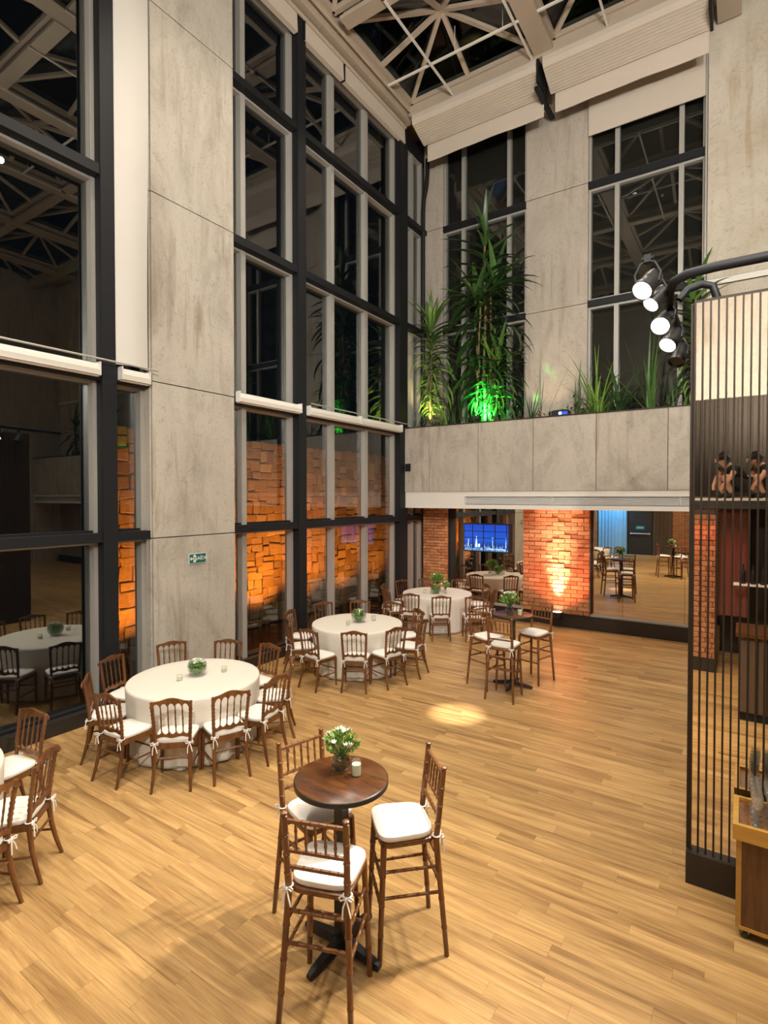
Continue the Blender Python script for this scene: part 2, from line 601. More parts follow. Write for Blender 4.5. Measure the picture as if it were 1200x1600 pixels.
def left_window(n, y0, y1, mull, label):
    """glazed bay in the plane x=-7; mull = mullion centres"""
    win = structure(link('window_%d' % n, None, None, (-7.02, (y0 + y1) / 2, 0)), label)
    ox, oy = -7.02, (y0 + y1) / 2
    ys = [y0] + list(mull) + [y1]
    fw_ = .05
    for j, (z0, z1) in enumerate(SEG):
        for i in range(len(ys) - 1):
            a, b = ys[i] - oy, ys[i + 1] - oy
            fr = MB()
            fr.box(-.16, .0, a, a + fw_, z0, z1).box(-.16, .0, b - fw_, b, z0, z1).box(-.16, -.01, a + fw_, b - fw_, z1 - .035, z1)
            f = part('sash_frame', fr, 'alu', win)
            part('bottom_rail', B(-.16, -.02, a + fw_, b - fw_, z0, z0 + .03), 'steel', f)
            part('pane', B(-.125, -.115, a + fw_, b - fw_, z0 + .03, z1 - .035), 'boosted_pane' if n == 1 else 'pane', f)
    for z0, z1 in [(2.31, 2.43), (4.40, 4.60), (7.00, 7.13), (9.59, 9.71)]:
        part('transom', B(-.10, .145, y0 - oy, y1 - oy, z0, z1), 'steel', win)
    part('head_rail', B(-.10, .06, y0 - oy, y1 - oy, 11.45, 11.75), 'steel', win)
    return win


left_window(1, .3, 3.83, [2.05], 'large glazed bay of the window wall before the first post')
left_window(2, 4.0, 4.49, [], 'narrow window between steel post and concrete pillar')
left_window(3, 5.97, 7.50, [6.32], 'glazed bay directly behind the concrete pillar')
left_window(4, 7.69, 11.03, [8.68, 9.86], 'three-pane glazed bay beyond the pillar')
left_window(5, 11.35, 12.33, [11.85], 'last glazed strip of the window wall in the corner')
left_window(8, -5.0, -1.2, [-3.1], 'glazed bay behind the viewpoint')


def cassette(y0, y1, label, grp=None):
    t = thing('roller_blind', label, 'blind', (-6.86, (y0 + y1) / 2, 4.52))
    h = (y1 - y0) / 2
    part('cassette', MB().prism([(-.02, .075), (.06, .055), (.085, -.02), (.075, -.085), (-.02, -.085)], 'y', -h, h), 'white', t)
    part('hem_bar', B(.0, .05, -h + .01, h - .01, -.105, -.087), 'fabric', t)
    for s in (-h, h - .012):
        part('end_cap', B(-.02, .088, s - .006, s + .012, -.09, .08), 'grille', t)


cassette(.35, 3.76, 'pale roller blind cassette across the big window at the edge of the hall')
cassette(4.04, 4.45, 'short roller blind cassette over the narrow orange-lit window')
cassette(6.02, 7.49, 'roller blind cassette between the concrete pillar and the steel post')
cassette(7.72, 9.33, 'roller blind cassette beyond the steel post, pillar-side half of the pair')
cassette(9.36, 11.0, 'roller blind cassette beyond the steel post, planter-side half of the pair')
tag(part('curtain_rail', MB().tube([(-6.72, .3, 4.62), (-6.72, 4.52, 4.62)], .013), 'alu', smooth=True), 'thin white rail above the blinds, ending at the pillar', 'rail')
tag(part('curtain_rail', MB().tube([(-6.74, 7.7, 4.63), (-6.74, 11.2, 4.63)], .012), 'alu', smooth=True), 'thin white rail above the paired blinds, ending at the planter', 'rail')

# white roller curtain hanging over the narrow bay
mb = MB()
n = 14
vs, fs = [], []
for j in range(25):
    z = 4.63 + (11.75 - 4.63) * j / 24
    for i in range(n + 1):
        t = i / n
        bulge = .05 * math.sin(PI * t) * (1 - .3 * j / 24)
        for d in (0, .006):
            vs.append((-6.86 + bulge + d, 4.0 + .47 * t + .02 * math.sin(z * .9) * t, z))
for j in range(24):
    for i in range(n):
        a = (j * (n + 1) + i) * 2
        b = a + 2
        c = a + (n + 1) * 2
        d = c + 2
        fs += [(a + 1, b + 1, d + 1, c + 1), (a, c, d, b)]
mb.add(vs, fs)
tag(part('roller_curtain', mb, 'curtain', smooth=True), 'long white roller curtain hanging beside the concrete pillar', 'curtain')
# blind pull chain against the pillar side
mb = MB()
mb.tube([(-6.9, 4.47, 2.4), (-6.88, 4.46, 1.75), (-6.88, 4.45, 1.72), (-6.88, 4.44, 1.75), (-6.88, 4.44, 2.4)], .004, 5)
tag(part('blind_chain', mb, 'alu'), 'thin pull chain loop against the pillar side', 'chain')

# upper blind cassettes under the roof gutter
for (a, b, lab) in [(5.99, 7.46, 'cream blind cassette under the roof edge beside the pillar'), (7.66, 8.82, 'cream blind cassette under the roof edge past the tall post'),
                    (8.86, 11.2, 'long cream blind cassette under the roof edge at the planter corner'), (.4, 3.8, 'cream blind cassette under the roof edge over the big window')]:
    t = thing('high_blind', lab, 'blind', (-6.9, (a + b) / 2, 11.45))
    h = (b - a) / 2
    part('cassette', MB().prism([(-.03, .2), (.05, .2), (.07, -.14), (-.03, -.14)], 'y', -h, h), 'fabric', t)
    part('end_cap', B(-.035, .075, -h - .012, -h, -.145, .2), 'steel', t)

# ------------------------------------------------------------------ back wall
wb = structure(part('wall_back', B(-7.6, XR + .2, 12.62, 12.8, 0, 12.3), 'core'), 'stone-clad end wall above the planter, mirrors and brick below')
for (a, b) in [(-6.97, -6.42), (-4.285, -2.90), (-.68, XR)]:
    zz = list(zip(JZ[2:-1], JZ[3:])) if b < 0 else [(4.5, 6.98), (7.11, 12.3)]
    for z0, z1 in zz:
        xs = [a, b] if b - a < 2 else [a + i * (b - a) / 6 for i in range(7)]
        for q0, q1 in zip(xs[:-1], xs[1:]):
            part('concrete_panel', B(q0 + .006, q1 - .006, 12.36 + random.uniform(-.004, .004), 12.6, z0 + .007, z1 - .007), 'slab' if b < 0 else 'lightened_slab', wb)
part('pale_band', B(-.68, XR, 12.33, 12.6, 6.99, 7.10), 'white', wb)
part('edge_strip', B(-.715, -.682, 12.30, 12.6, 4.5, 11.9), 'alu', wb)


def back_window(n, x0, x1, mull, label):
    ox = (x0 + x1) / 2
    win = structure(link('window_%d' % n, None, None, (ox, 12.44, 0)), label)
    xs = [x0] + list(mull) + [x1]
    fw_ = .045
    for z0, z1 in [(4.3, 7.02), (7.15, 9.56), (9.70, 11.9)]:
        for i in range(len(xs) - 1):
            a, b = xs[i] - ox, xs[i + 1] - ox
            fr = MB()
            fr.box(a, a + fw_, -.02, .12, z0, z1).box(b - fw_, b, -.02, .12, z0, z1)
            fr.box(a + fw_, b - fw_, -.02, .12, z0, z0 + fw_).box(a + fw_, b - fw_, -.02, .12, z1 - fw_, z1)
            f = part('sash_frame', fr, 'alu', win)
            part('pane', B(a + fw_, b - fw_, .075, .085, z0 + fw_, z1 - fw_), 'pane', f)
    for z0, z1 in [(7.02, 7.15), (9.56, 9.70)]:
        part('transom', B(x0 - ox, x1 - ox, -.1, .1, z0, z1), 'steel', win)


back_window(6, -6.42, -4.285, [-5.90, -4.72], 'tall window behind the big dracaena')
back_window(7, -2.90, -.715, [-2.33, -1.13], 'tall window above the planter beside the bare slab wall')
# dark void behind the end-wall windows

part('window_spandrel', B(-2.9, -.7, 13.0, 13.1, 4.2, 5.3), 'white', wb)
light('POINT', 'spandrel_fill', (-1.8, 12.8, 5.6), 40, (.75, .88, 1), None, .05)  # added bluish point light brightening the spandrel outside
bd = tag(link('neighbour_building', None, None, (-1.0, 22.0, 0)), 'dark neighbouring building with a few lit windows, beyond the end-wall window', 'building')
part('facade', B(-14, 10, .3, .6, 0, 26), 'core', bd)
lit = plain('lit_office_window', (.7, .8, .72), .5, emit=(.62, .85, .74), est=.55)
for (x0, x1, z0, z1) in [(-1.65, -1.10, 13.9, 15.1), (-.95, -.30, 14.0, 15.3), (-1.6, -1.1, 16.7, 17.4), (-3.9, -3.6, 12.9, 14.0), (-6.6, -6.0, 8.0, 9.2)]:
    f = part('window_frame', B(x0 - .06, x1 + .06, .2, .3, z0 - .06, z1 + .06), 'steel', bd)
    part('lit_pane', B(x0, x1, .17, .2, z0, z1), lit, f)
part('parapet', B(-14, 10, .1, .6, 25.6, 26), 'core', bd)
# lower part: plinth, mirrors, brick piers
part('plinth', B(-6.1, XR, 12.26, 12.62, 0, .30), 'blackbase', wb)
part('mirror_rail', B(-6.15, XR, 12.27, 12.38, .30, .33), 'alu', wb)
for (a, b) in [(-6.13, -5.55), (-5.545, -4.26), (-2.77, -2.15), (-2.145, -1.0), (-.995, XR)]:
    part('mirror', B(a, b, 12.38, 12.40, .33, 2.72), 'mirror', wb)


def brick_field(parent, x0, x1, z0, z1, yf, pw, ph, depth=.10, j=.009, seed=1, sgn=1, prot=.010):
    rr = random.Random(seed)
    cache = {}
    z = z0
    r = 0
    while z + ph <= z1 + .001:
        x = x0 - (pw / 2 if r % 2 else 0)
        while x < x1 - .02:
            a, b = max(x, x0), min(x + pw, x1)
            if b - a > .03:
                k = round(b - a, 3)
                if k not in cache:
                    hx, hz, e = (b - a) / 2 - j / 2, ph / 2 - j / 2, .006
                    q = MB()
                    ys = (0, -sgn * (depth - .006), -sgn * depth)
                    vs = []
                    for yy, ins in ((ys[0], 0), (ys[1], 0), (ys[2], e)):
                        vs += [(-hx + ins, yy, -hz + ins), (hx - ins, yy, -hz + ins), (hx - ins, yy, hz - ins), (-hx + ins, yy, hz - ins)]
                    fs = [(0, 1, 2, 3), (11, 10, 9, 8)]
                    for t in (0, 4):
                        for i in range(4):
                            i2 = (i + 1) % 4
                            fs.append((t + i, t + 4 + i, t + 4 + i2, t + i2))
                    q.add(vs, fs)
                    cache[k] = q.mesh('brick', 'brick')
                link('brick', cache[k], parent, ((a + b) / 2, yf + sgn * (depth - rr.uniform(0, prot)), z + ph / 2), (rr.uniform(-.03, .03), 0, rr.uniform(-.012, .012)))
            x += pw
        z += ph
        r += 1


pier = structure(part('wall_pier', B(-4.24, -2.79, 12.20, 12.60, .31, 2.72), 'mortar'), 'brick pier between the two mirrors, lit from below')
brick_field(pier, -4.25, -2.78, .32, 2.70, 12.16, .27, .092, seed=3, prot=.02)
pier2 = structure(part('wall_corner', B(-6.86, -6.20, 12.18, 12.60, 0, 2.72), 'mortar'), 'brick pier in the corner beside the window wall')
brick_field(pier2, -6.87, -6.19, .0, 2.70, 12.14, .205, .075, seed=5)
part('steel_jamb', B(-6.19, -6.13, 12.22, 12.45, 0, 2.7), 'steel', wb)

# planter beam
pb = structure(part('trim_1', B(-6.93, XR, 11.36, 11.48, 3.02, 4.52).box(-6.93, XR, 11.27, 12.36, 2.98, 3.06), 'core'), 'long concrete planter beam crossing the end of the hall')
px = [-6.96, -6.20, -4.96, -3.72, -2.46, -1.20, .06, 1.32, 2.58, 3.84, 5.1, 6.36, 7.62, 8.88, 10.14, XR]
for a, b in zip(px[:-1], px[1:]):
    part('concrete_panel', B(a + .006, b - .006, 11.24 + random.uniform(-.004, .004), 11.36, 3.02, 4.535), 'planter', pb)
part('coping', B(-6.96, XR, 11.23, 11.50, 4.537, 4.56), 'bronze', pb)
part('soil', B(-6.93, XR, 11.48, 12.36, 4.2, 4.42), 'soil', pb)
fa = structure(part('trim_2', MB().box(-6.90, XR, 11.26, 11.40, 2.90, 3.015).box(-6.90, XR, 11.26, 11.40, 2.63, 2.72).box(-6.90, -5.30, 11.26, 11.40, 2.72, 2.90)
                    .box(-5.30, XR, 11.36, 11.40, 2.72, 2.90).box(-6.90, XR, 11.40, 12.37, 2.74, 2.80), 'white'), 'white bulkhead with long air grille below the planter')
for a, b in zip([-5.29, -3.32, -1.0, 1.2, 3.5, 6.0, 8.6], [-3.33, -1.01, 1.19, 3.49, 5.99, 8.59, XR]):
    g = MB().box(a, b, 11.315, 11.345, 2.735, 2.885)
    for k in range(7):
        g.box(a, b, 11.285, 11.32, 2.735 + k * .0225, 2.735 + k * .0225 + .008)
    g.box(a, a + .012, 11.27, 11.34, 2.73, 2.89).box(b - .012, b, 11.27, 11.34, 2.73, 2.89)
    part('air_grille', g, 'grille', fa)
tag(part('bulkhead_bracket', B(-6.9, -6.87, 11.27, 11.32, 2.56, 2.64), 'white'), 'small white bracket under the end of the bulkhead', 'bracket')
t = thing('wall_socket', 'black square cover plate on the planter beam near the windows', 'plate', (-6.77, 11.235, 3.60))
part('cover_plate', B(-.07, .07, -.018, .0, -.09, .09), 'black', t)
part('rim', B(-.055, .055, -.024, -.018, -.075, .075), 'steel', t)

# corner drain pipe
mb = MB()
mb.tube([(-6.80, 12.22, 11.45), (-6.80, 12.22, 11.1), (-6.82, 12.2, 10.75), (-6.88, 12.18, 10.45), (-6.90, 12.18, 10.1), (-6.90, 12.18, 7.3), (-6.90, 12.18, 4.4)], .055, 10)
tp = tag(part('drain_pipe', mb, 'black', smooth=True), 'black drain pipe in the corner behind the smaller dracaena', 'pipe')
part('pipe_bracket', B(-6.97, -6.83, 12.1, 12.25, 7.08, 7.14), 'steel', tp)

# ------------------------------------------------------------------ ceiling: beams and skylight pyramids
ce = structure(part('ceiling', B(-7.6, -6.62, -5, 12.8, 12.32, 12.42).box(-6.7, XR + .2, 11.35, 12.8, 12.32, 12.42), 'roof'), 'steel roof frame with glass skylight pyramids')
XS = [-6.66, -3.50, -.34, 2.82, 5.98, 9.14, 12.3]
YS = [11.13, 8.36, 5.4, 2.44, -.52, -3.48]
for x in XS[1:]:
    part('main_beam', MB().box(x - .19, x + .19, -5, 12.3, 11.92, 12.0).box(x - .04, x + .04, -5, 12.3, 12.0, 12.3).box(x - .19, x + .19, -5, 12.3, 12.24, 12.32), 'roof', ce)
for y in YS[1:]:
    for a, b in zip(XS[:-1], XS[1:]):
        part('cross_beam', MB().box(a + .19, b - .19, y - .14, y + .14, 11.9, 11.97).box(a + .19, b - .19, y - .03, y + .03, 11.97, 12.28).box(a + .19, b - .19, y - .14, y + .14, 12.24, 12.3), 'roof', ce)
part('end_beam', B(-6.7, XR, 11.13, 11.33, 11.86, 12.30), 'roof', ce)
# left roof-edge gutter: bundles of rails
part('gutter', MB().box(-7.2, -6.66, -5, 11.4, 11.98, 12.32), 'roof', ce)
yy = -5.0
while yy < 11.3:
    part('gutter_panel', B(-6.95, -6.74, yy + .006, min(yy + 1.08, 11.35), 11.80, 11.98), 'roof', ce)
    yy += 1.09
part('gutter_rail', MB().tube([(-6.64, -5, 11.93), (-6.64, 11.2, 11.93)], .03), 'roof', ce, True)
part('gutter_rail', MB().tube([(-6.83, -5, 11.68), (-6.83, 11.2, 11.68)], .035), 'roof', ce, True)
part('gutter_rail', MB().box(-6.99, -6.93, -5, 11.2, 11.74, 11.80), 'core', ce)
for i, (a, b) in enumerate(zip(XS[:-1], XS[1:])):
    a2 = a + (.19 if i else .04)
    b2 = b - .19
    for y1, y0 in zip(YS[:-1], YS[1:]):
        ya, yb2 = y0 + .14, y1 - (.14 if y1 < 11 else .0)
        c = Vector(((a2 + b2) / 2, (ya + yb2) / 2, 12.62))
        z = 12.12
        ring = [Vector(q) for q in [(a2, ya, z), ((a2 + b2) / 2, ya, z), (b2, ya, z), (b2, (ya + yb2) / 2, z), (b2, yb2, z), ((a2 + b2) / 2, yb2, z), (a2, yb2, z), (a2, (ya + yb2) / 2, z)]]
        near = y1 > 8 and a < 0
        if near:
            for q in ring:
                part('skylight_bar', MB().bar(q, c, .085, .07), 'roof', ce)
            part('skylight_hub', MB().lathe([(.10, -.05), (.10, .03), (.03, .06)], 12, tuple(c)), 'roof', ce)
            for k in range(8):
                p0, p1 = ring[k], ring[(k + 1) % 8]
                up = Vector((0, 0, .05))
                part('pane', MB().add([p0 + up, p1 + up, c + up, p0 + up * 1.3, p1 + up * 1.3, c + up * 1.3], [(0, 1, 2), (5, 4, 3), (0, 3, 4, 1), (1, 4, 5, 2), (2, 5, 3, 0)]), 'roofpane', ce)
            for q in range(4):
                part('skylight_frame', MB().bar(ring[q * 2], ring[(q * 2 + 2) % 8], .10, .10), 'roof', ce)
        else:
            q8 = MB()
            for q in ring:
                q8.bar(q, c, .085, .07)
            for q in range(4):
                q8.bar(ring[q * 2], ring[(q * 2 + 2) % 8], .10, .10)
            part('skylight_frame', q8, 'roof', ce)
            q9 = MB()
            up = Vector((0, 0, .05))
            for k in range(8):
                q9.add([ring[k] + up, ring[(k + 1) % 8] + up, c + up], [(0, 1, 2)])
            part('skylight_glazing', q9, 'roofpane', ce)
        if near:
            # hanging shade-guide rods
            for xr in (a2 + .37 * (b2 - a2), b2 - .05):
                part('shade_rod', B(xr - .018, xr + .018, ya - .3, yb2 + .1, 11.86, 11.90), 'white', ce)
            yr = ya + .62 * (yb2 - ya)
            part('shade_rod', B(a2, b2 + .02, yr - .018, yr + .018, 11.90, 11.94), 'white', ce)
            for xr in (a2 + .55 * (b2 - a2), b2 - .3):
                part('hanger_wire', MB().tube([(xr, yr, 11.94), (xr, yr, 12.45)], .006, 5), 'white', ce)


def folded_shade(x0, x1, label):
    t = thing('folded_shade', label, 'shade', ((x0 + x1) / 2, 11.6, 11.7))
    h = (x1 - x0) / 2
    # rounded front roll, ribbed underside, hanging flap
    prof = [(-.46, .20), (-.50, .12), (-.50, .02), (-.47, -.06)]
    k = 9
    for i in range(k):
        y0 = -.46 + .52 * i / k
        z0 = -.08 - .20 * i / k
        prof += [(y0, z0), (y0 + .043, z0 - .012), (y0 + .05, z0 + .004)]
    prof += [(.08, -.28), (.10, -.22), (.10, .20)]
    part('folded_fabric', MB().prism(prof, 'x', -h, h), 'fabric', t)
    nx = 16
    vs, fs = [], []
    for i in range(nx + 1):
        x = -h + .08 + (2 * h - .1) * i / nx
        for j in range(6):
            z = -.22 - .44 * j / 5
            wv = .008 * math.sin(i * 1.1) * j / 5 + .012 * math.sin(i * .45 + 1) * (j / 5) ** 2
            for d in (0, .008):
                vs.append((x, .12 + wv + d, z))
    for i in range(nx):
        for j in range(5):
            a = (i * 6 + j) * 2
            b = a + 2
            c = a + 12
            d = c + 2
            fs += [(a, b, d, c), (a + 1, c + 1, d + 1, b + 1)]
    part('hanging_flap', MB().add(vs, fs), 'fabric', t, True)
    part('end_bracket', B(h - .0, h + .05, -.46, .12, -.30, .16), 'steel', t)


folded_shade(-6.60, -3.66, 'folded cream ceiling shade above the big dracaena')
folded_shade(-3.52, -.62, 'folded cream ceiling shade against the bright stone wall')
t = thing('roller_blind', 'half-lowered cream roller blind in the head of the end-wall window', 'blind', (-1.8, 12.3, 11.1))
part('fabric_panel', B(-1.09, 1.08, -.004, .004, -.42, .55), 'fabric', t)
part('hem_bar', B(-1.09, 1.08, -.012, .012, -.45, -.42), 'fabric', t)
part('shade_bracket', MB().box(-3.72, -3.62, 11.2, 12.3, 11.3, 11.36).box(-3.74, -3.60, 11.5, 11.7, 11.36, 11.9), 'steel', ce)

# ------------------------------------------------------------------ outside: rubble stone wall with uplights
ow = structure(part('wall_outside', B(-9.4, -9.05, 5.0, 14.0, 0, 4.12), 'mortar'), 'orange lit rubble stone wall outside the windows')
rs = random.Random(11)


def split(x0, x1, z0, z1, out):
    w_, h_ = x1 - x0, z1 - z0
    if w_ > .46 or h_ > .30 or (w_ * h_ > .088 and rs.random() < .85):
        if w_ > h_ * 1.25:
            m = x0 + w_ * rs.uniform(.36, .64)
            split(x0, m, z0, z1, out)
            split(m, x1, z0, z1, out)
        else:
            m = z0 + h_ * rs.uniform(.36, .64)
            split(x0, x1, z0, m, out)
            split(x0, x1, m, z1, out)
    else:
        out.append((x0, x1, z0, z1))


def stone_geo(mb, a, b, z0, z1):
    g = .006
    q = [(a + g, z0 + g), (b - g, z0 + g), (b - g, z1 - g), (a + g, z1 - g)]
    q = [(u + rs.uniform(-.03, .03), v + rs.uniform(-.026, .026)) for u, v in q]
    cxx, czz = (a + b) / 2, (z0 + z1) / 2
    d0 = rs.uniform(.006, .028)
    vs = [(-9.08, u, v) for u, v in q] + [(-9.02 + d0 * .5, u, v) for u, v in q] + [(-9.02 + d0, cxx + (u - cxx) * .84, czz + (v - czz) * .80) for u, v in q]
    fs = [(8, 9, 10, 11)]
    for tt in (0, 4):
        for i in range(4):
            i2 = (i + 1) % 4
            fs.append((tt + i, tt + i2, tt + 4 + i2, tt + 4 + i))
    return mb.add(vs, fs)


st = []
split(5.02, 9.7, 0.0, 4.12, st)
st.sort(key=lambda q: -q[3])
for q in st[:300]:
    part('stone', stone_geo(MB(), *q), 'stone', ow)
rest = st[300:]
split(9.7, 13.8, 0.0, 4.12, rest)
mb = MB()
for q in rest:
    stone_geo(mb, *q)
part('stonework', mb, 'stone', ow, kind='stuff')
structure(part('floor_outside', B(-9.1, -7.4, 0, 14, -.12, -.02), 'soil'), 'dark ground strip outside the windows')
for y, e in [(5.3, 950), (6.9, 1000), (8.4, 1300), (9.9, 700), (11.4, 520), (12.9, 350)]:
    light('SPOT', 'orange_uplight', (-7.62, y, .04), e, (1, .30, .03), (-9.05, y + .1, 1.75), .05, 74, 1)
# ------------------------------------------------------------------ rear and right of the hall (seen in the mirrors)
mB, nt, p, o = nmat('far_brick')
bt = nt.nodes.new('ShaderNodeTexBrick')
bt.inputs['Scale'].default_value = 1
bt.inputs['Brick Width'].default_value = .24
bt.inputs['Row Height'].default_value = .08
bt.inputs['Mortar Size'].default_value = .008
bt.inputs['Color1'].default_value = (.34, .15, .065, 1)
bt.inputs['Color2'].default_value = (.45, .20, .085, 1)
bt.inputs['Mortar'].default_value = (.09, .05, .03, 1)
g = nt.nodes.new('ShaderNodeNewGeometry')
sx = nt.nodes.new('ShaderNodeSeparateXYZ')
ax = nt.nodes.new('ShaderNodeMath')
ax.operation = 'ADD'
cx_ = nt.nodes.new('ShaderNodeCombineXYZ')
lnk(nt, g.outputs['Position'], sx.inputs[0])
lnk(nt, sx.outputs[0], ax.inputs[0])
lnk(nt, sx.outputs[1], ax.inputs[1])
lnk(nt, ax.outputs[0], cx_.inputs[0])
lnk(nt, sx.outputs[2], cx_.inputs[1])
lnk(nt, cx_.outputs[0], bt.inputs['Vector'])
lnk(nt, bt.outputs['Color'], p.inputs['Base Color'])
p.inputs['Roughness'].default_value = .9
M['farbrick'] = mB
wr = structure(part('wall_rear', B(-7.6, XR + .2, YR - .2, YR, 0, 2.9), 'farbrick'), 'brick wall at the rear of the hall')
part('upper_wall', B(-7.6, XR + .2, YR - .2, YR, 5.1, 12.4), 'slab', wr)
part('upper_band', B(-7.6, XR + .2, YR - .2, YR, 2.9, 5.1), 'bronze', wr)
for k in range(60):
    part('band_slat', B(-2.4 + k * .09, -2.4 + k * .09 + .045, YR, YR + .03, 2.9, 5.1), 'bronze', wr)
structure(part('baseboard_rear', B(-7.0, XR, YR, YR + .03, 0, .22), 'blackbase'), 'dark baseboard at the rear of the hall')
wrt = structure(part('wall_right', B(XR, XR + .2, YR, 12.6, 0, 12.4), 'slab'), 'plain wall on the bar side of the hall')
dr = structure(link('door_1', None, None, (-4.37, YR + .03, 0)), 'dark exit door with a push bar in the rear wall')
part('door_leaf', B(-.53, .53, 0, .05, .02, 2.55), 'blackbase', dr)
part('door_frame', MB().box(-.58, -.53, 0, .07, 0, 2.6).box(.53, .58, 0, .07, 0, 2.6).box(-.58, .58, 0, .07, 2.55, 2.6), 'steel', dr)
part('push_bar', MB().tube([(-.45, .11, 1.05), (.45, .11, 1.05)], .03).box(-.45, -.40, .05, .12, 1.0, 1.1).box(.40, .45, .05, .12, 1.0, 1.1), 'alu', dr, True)
part('exit_plate', B(-.2, .2, .05, .06, 1.25, 1.45), 'signgreen', dr)


def text_mesh(s, size):
    cu = bpy.data.curves.new('lettering', 'FONT')
    cu.body = s
    cu.size = size
    cu.extrude = .0012
    cu.align_x = 'CENTER'
    cu.align_y = 'CENTER'
    to = bpy.data.objects.new('lettering_source', cu)
    COL.objects.link(to)
    dg = bpy.context.evaluated_depsgraph_get()
    me = bpy.data.meshes.new_from_object(to.evaluated_get(dg))
    bpy.data.objects.remove(to)
    return me


me = text_mesh('SAÍDA', .11)
me.materials.clear()
me.materials.append(M['signwhite'])
link('lettering', me, dr, (0, .064, 1.35), (R(90), 0, PI))


def drape(name, x0, x1, y0, z0, z1, mat, label, amp=.05, wl=.16):
    n = int((x1 - x0) / wl * 8)
    vs, fs = [], []
    for i in range(n + 1):
        x = x0 + (x1 - x0) * i / n
        yy = y0 + amp * math.sin(2 * PI * (x - x0) / wl) * (.7 + .3 * math.sin(x * 5))
        for z in (z0, z1):
            for d in (0, .01):
                vs.append((x, yy + d, z))
    for i in range(n):
        a, b = i * 4, i * 4 + 4
        fs += [(a, a + 2, b + 2, b), (a + 1, b + 1, b + 3, a + 3)]
    return tag(part(name, MB().add(vs, fs), mat, smooth=True), label, 'curtain')


drape('drape', -6.35, -4.98, YR + .12, .02, 2.85, 'bluecloth', 'blue lit pleated drape beside the dark exit door, seen in the mirror')
drape('drape', -3.78, -2.95, YR + .12, .02, 2.85, 'browncloth', 'brown pleated drape on the other side of the exit door, seen in the mirror')

# mezzanine floor behind the viewpoint (reflected in the bronze mirror)
mz = structure(part('trim_3', B(-1.4, XR, YR, -1.15, 2.835, 2.87), 'white'), 'edge of the gallery floor behind the viewpoint')
part('soffit', B(-1.38, XR, YR, -1.17, 2.70, 2.834), 'blackbase', mz)
part('shade_backdrop', B(-.38, XR, -2.7, -2.6, 0, 2.70), 'blackbase', mz)  # added dark sheet standing in for the shade under the gallery
drape('drape', -.36, .05, -1.45, .9, 2.69, 'reddrape', 'dark red pleated drape beside the brick pier, seen in the bronze mirror')
pp = structure(part('wall_pillar', B(-.80, -.42, -1.55, -1.18, 0, 2.70), 'mortar'), 'brick pier under the gallery, reflected behind the slats')
part('plinth', B(-.84, -.38, -1.58, -1.06, 0, .22), 'blackbase', pp)
brick_field(pp, -.82, -.40, .22, 2.68, -1.08, .19, .085, depth=.10, seed=9, sgn=-1)
light('SPOT', 'red_wash', (-.55, -.55, 2.66), 22, (1, .16, .12), (-.55, -1.1, 1.5), .04, 100, .6)

# ------------------------------------------------------------------ slatted bar screen with bronze mirror
sc = thing('bar_screen', 'tall slatted bronze screen backed with mirror, standing beside the glass cart', 'screen', (-.33, 4.65, 0))
W2, D2, HT = 2.6, 1.35, 4.34
part('mirror_panel', B(.01, W2, .03, .05, .235, HT), 'bronze_mirror', sc)
part('side_panel', B(.0, .03, .05, D2, .235, HT), 'browncloth', sc)
part('back_panel', B(.03, W2, D2 - .03, D2, .235, HT), 'browncloth', sc)
part('top_cap', B(.0, W2, .03, D2, HT, HT + .02), 'bronze', sc)
part('plinth', B(-.02, W2, -.03, D2, 0, .235), 'blackbase', sc)
sl = B(-.006, .006, -.022, .0, 0, HT - .235).mesh('slat', 'bronze')
for k in range(int(W2 / .0497)):
    link('slat', sl, sc, (.006 + k * .0497, .028, .235))
sl2 = B(-.022, .0, -.012, .012, 0, HT - .235).mesh('slat', 'bronze')
for k in range(int(D2 / .05)):
    link('slat', sl2, sc, (.0, .04 + k * .05, .235))

# pipe with stage lights
mb = MB()
mb.tube([(2.2, 4.62, 4.56), (.4, 4.62, 4.56), (-.2, 4.62, 4.56), (-.38, 4.63, 4.55), (-.47, 4.68, 4.53), (-.51, 4.80, 4.50), (-.53, 5.0, 4.47), (-.55, 6.6, 4.42)], .035, 10)
pipe = tag(part('lamp_pipe', mb, 'steel', smooth=True), 'bent dark pipe carrying the stage lights above the slatted screen', 'pipe')
mb = MB()
mb.tube([(-.46, 4.98, 4.48), (-.40, 5.0, 4.56), (-.30, 5.0, 4.58), (-.23, 5.0, 4.55), (-.2, 5.0, 4.45), (-.2, 5.0, 4.35)], .03, 10)
part('support_bend', mb, 'steel', pipe, True)


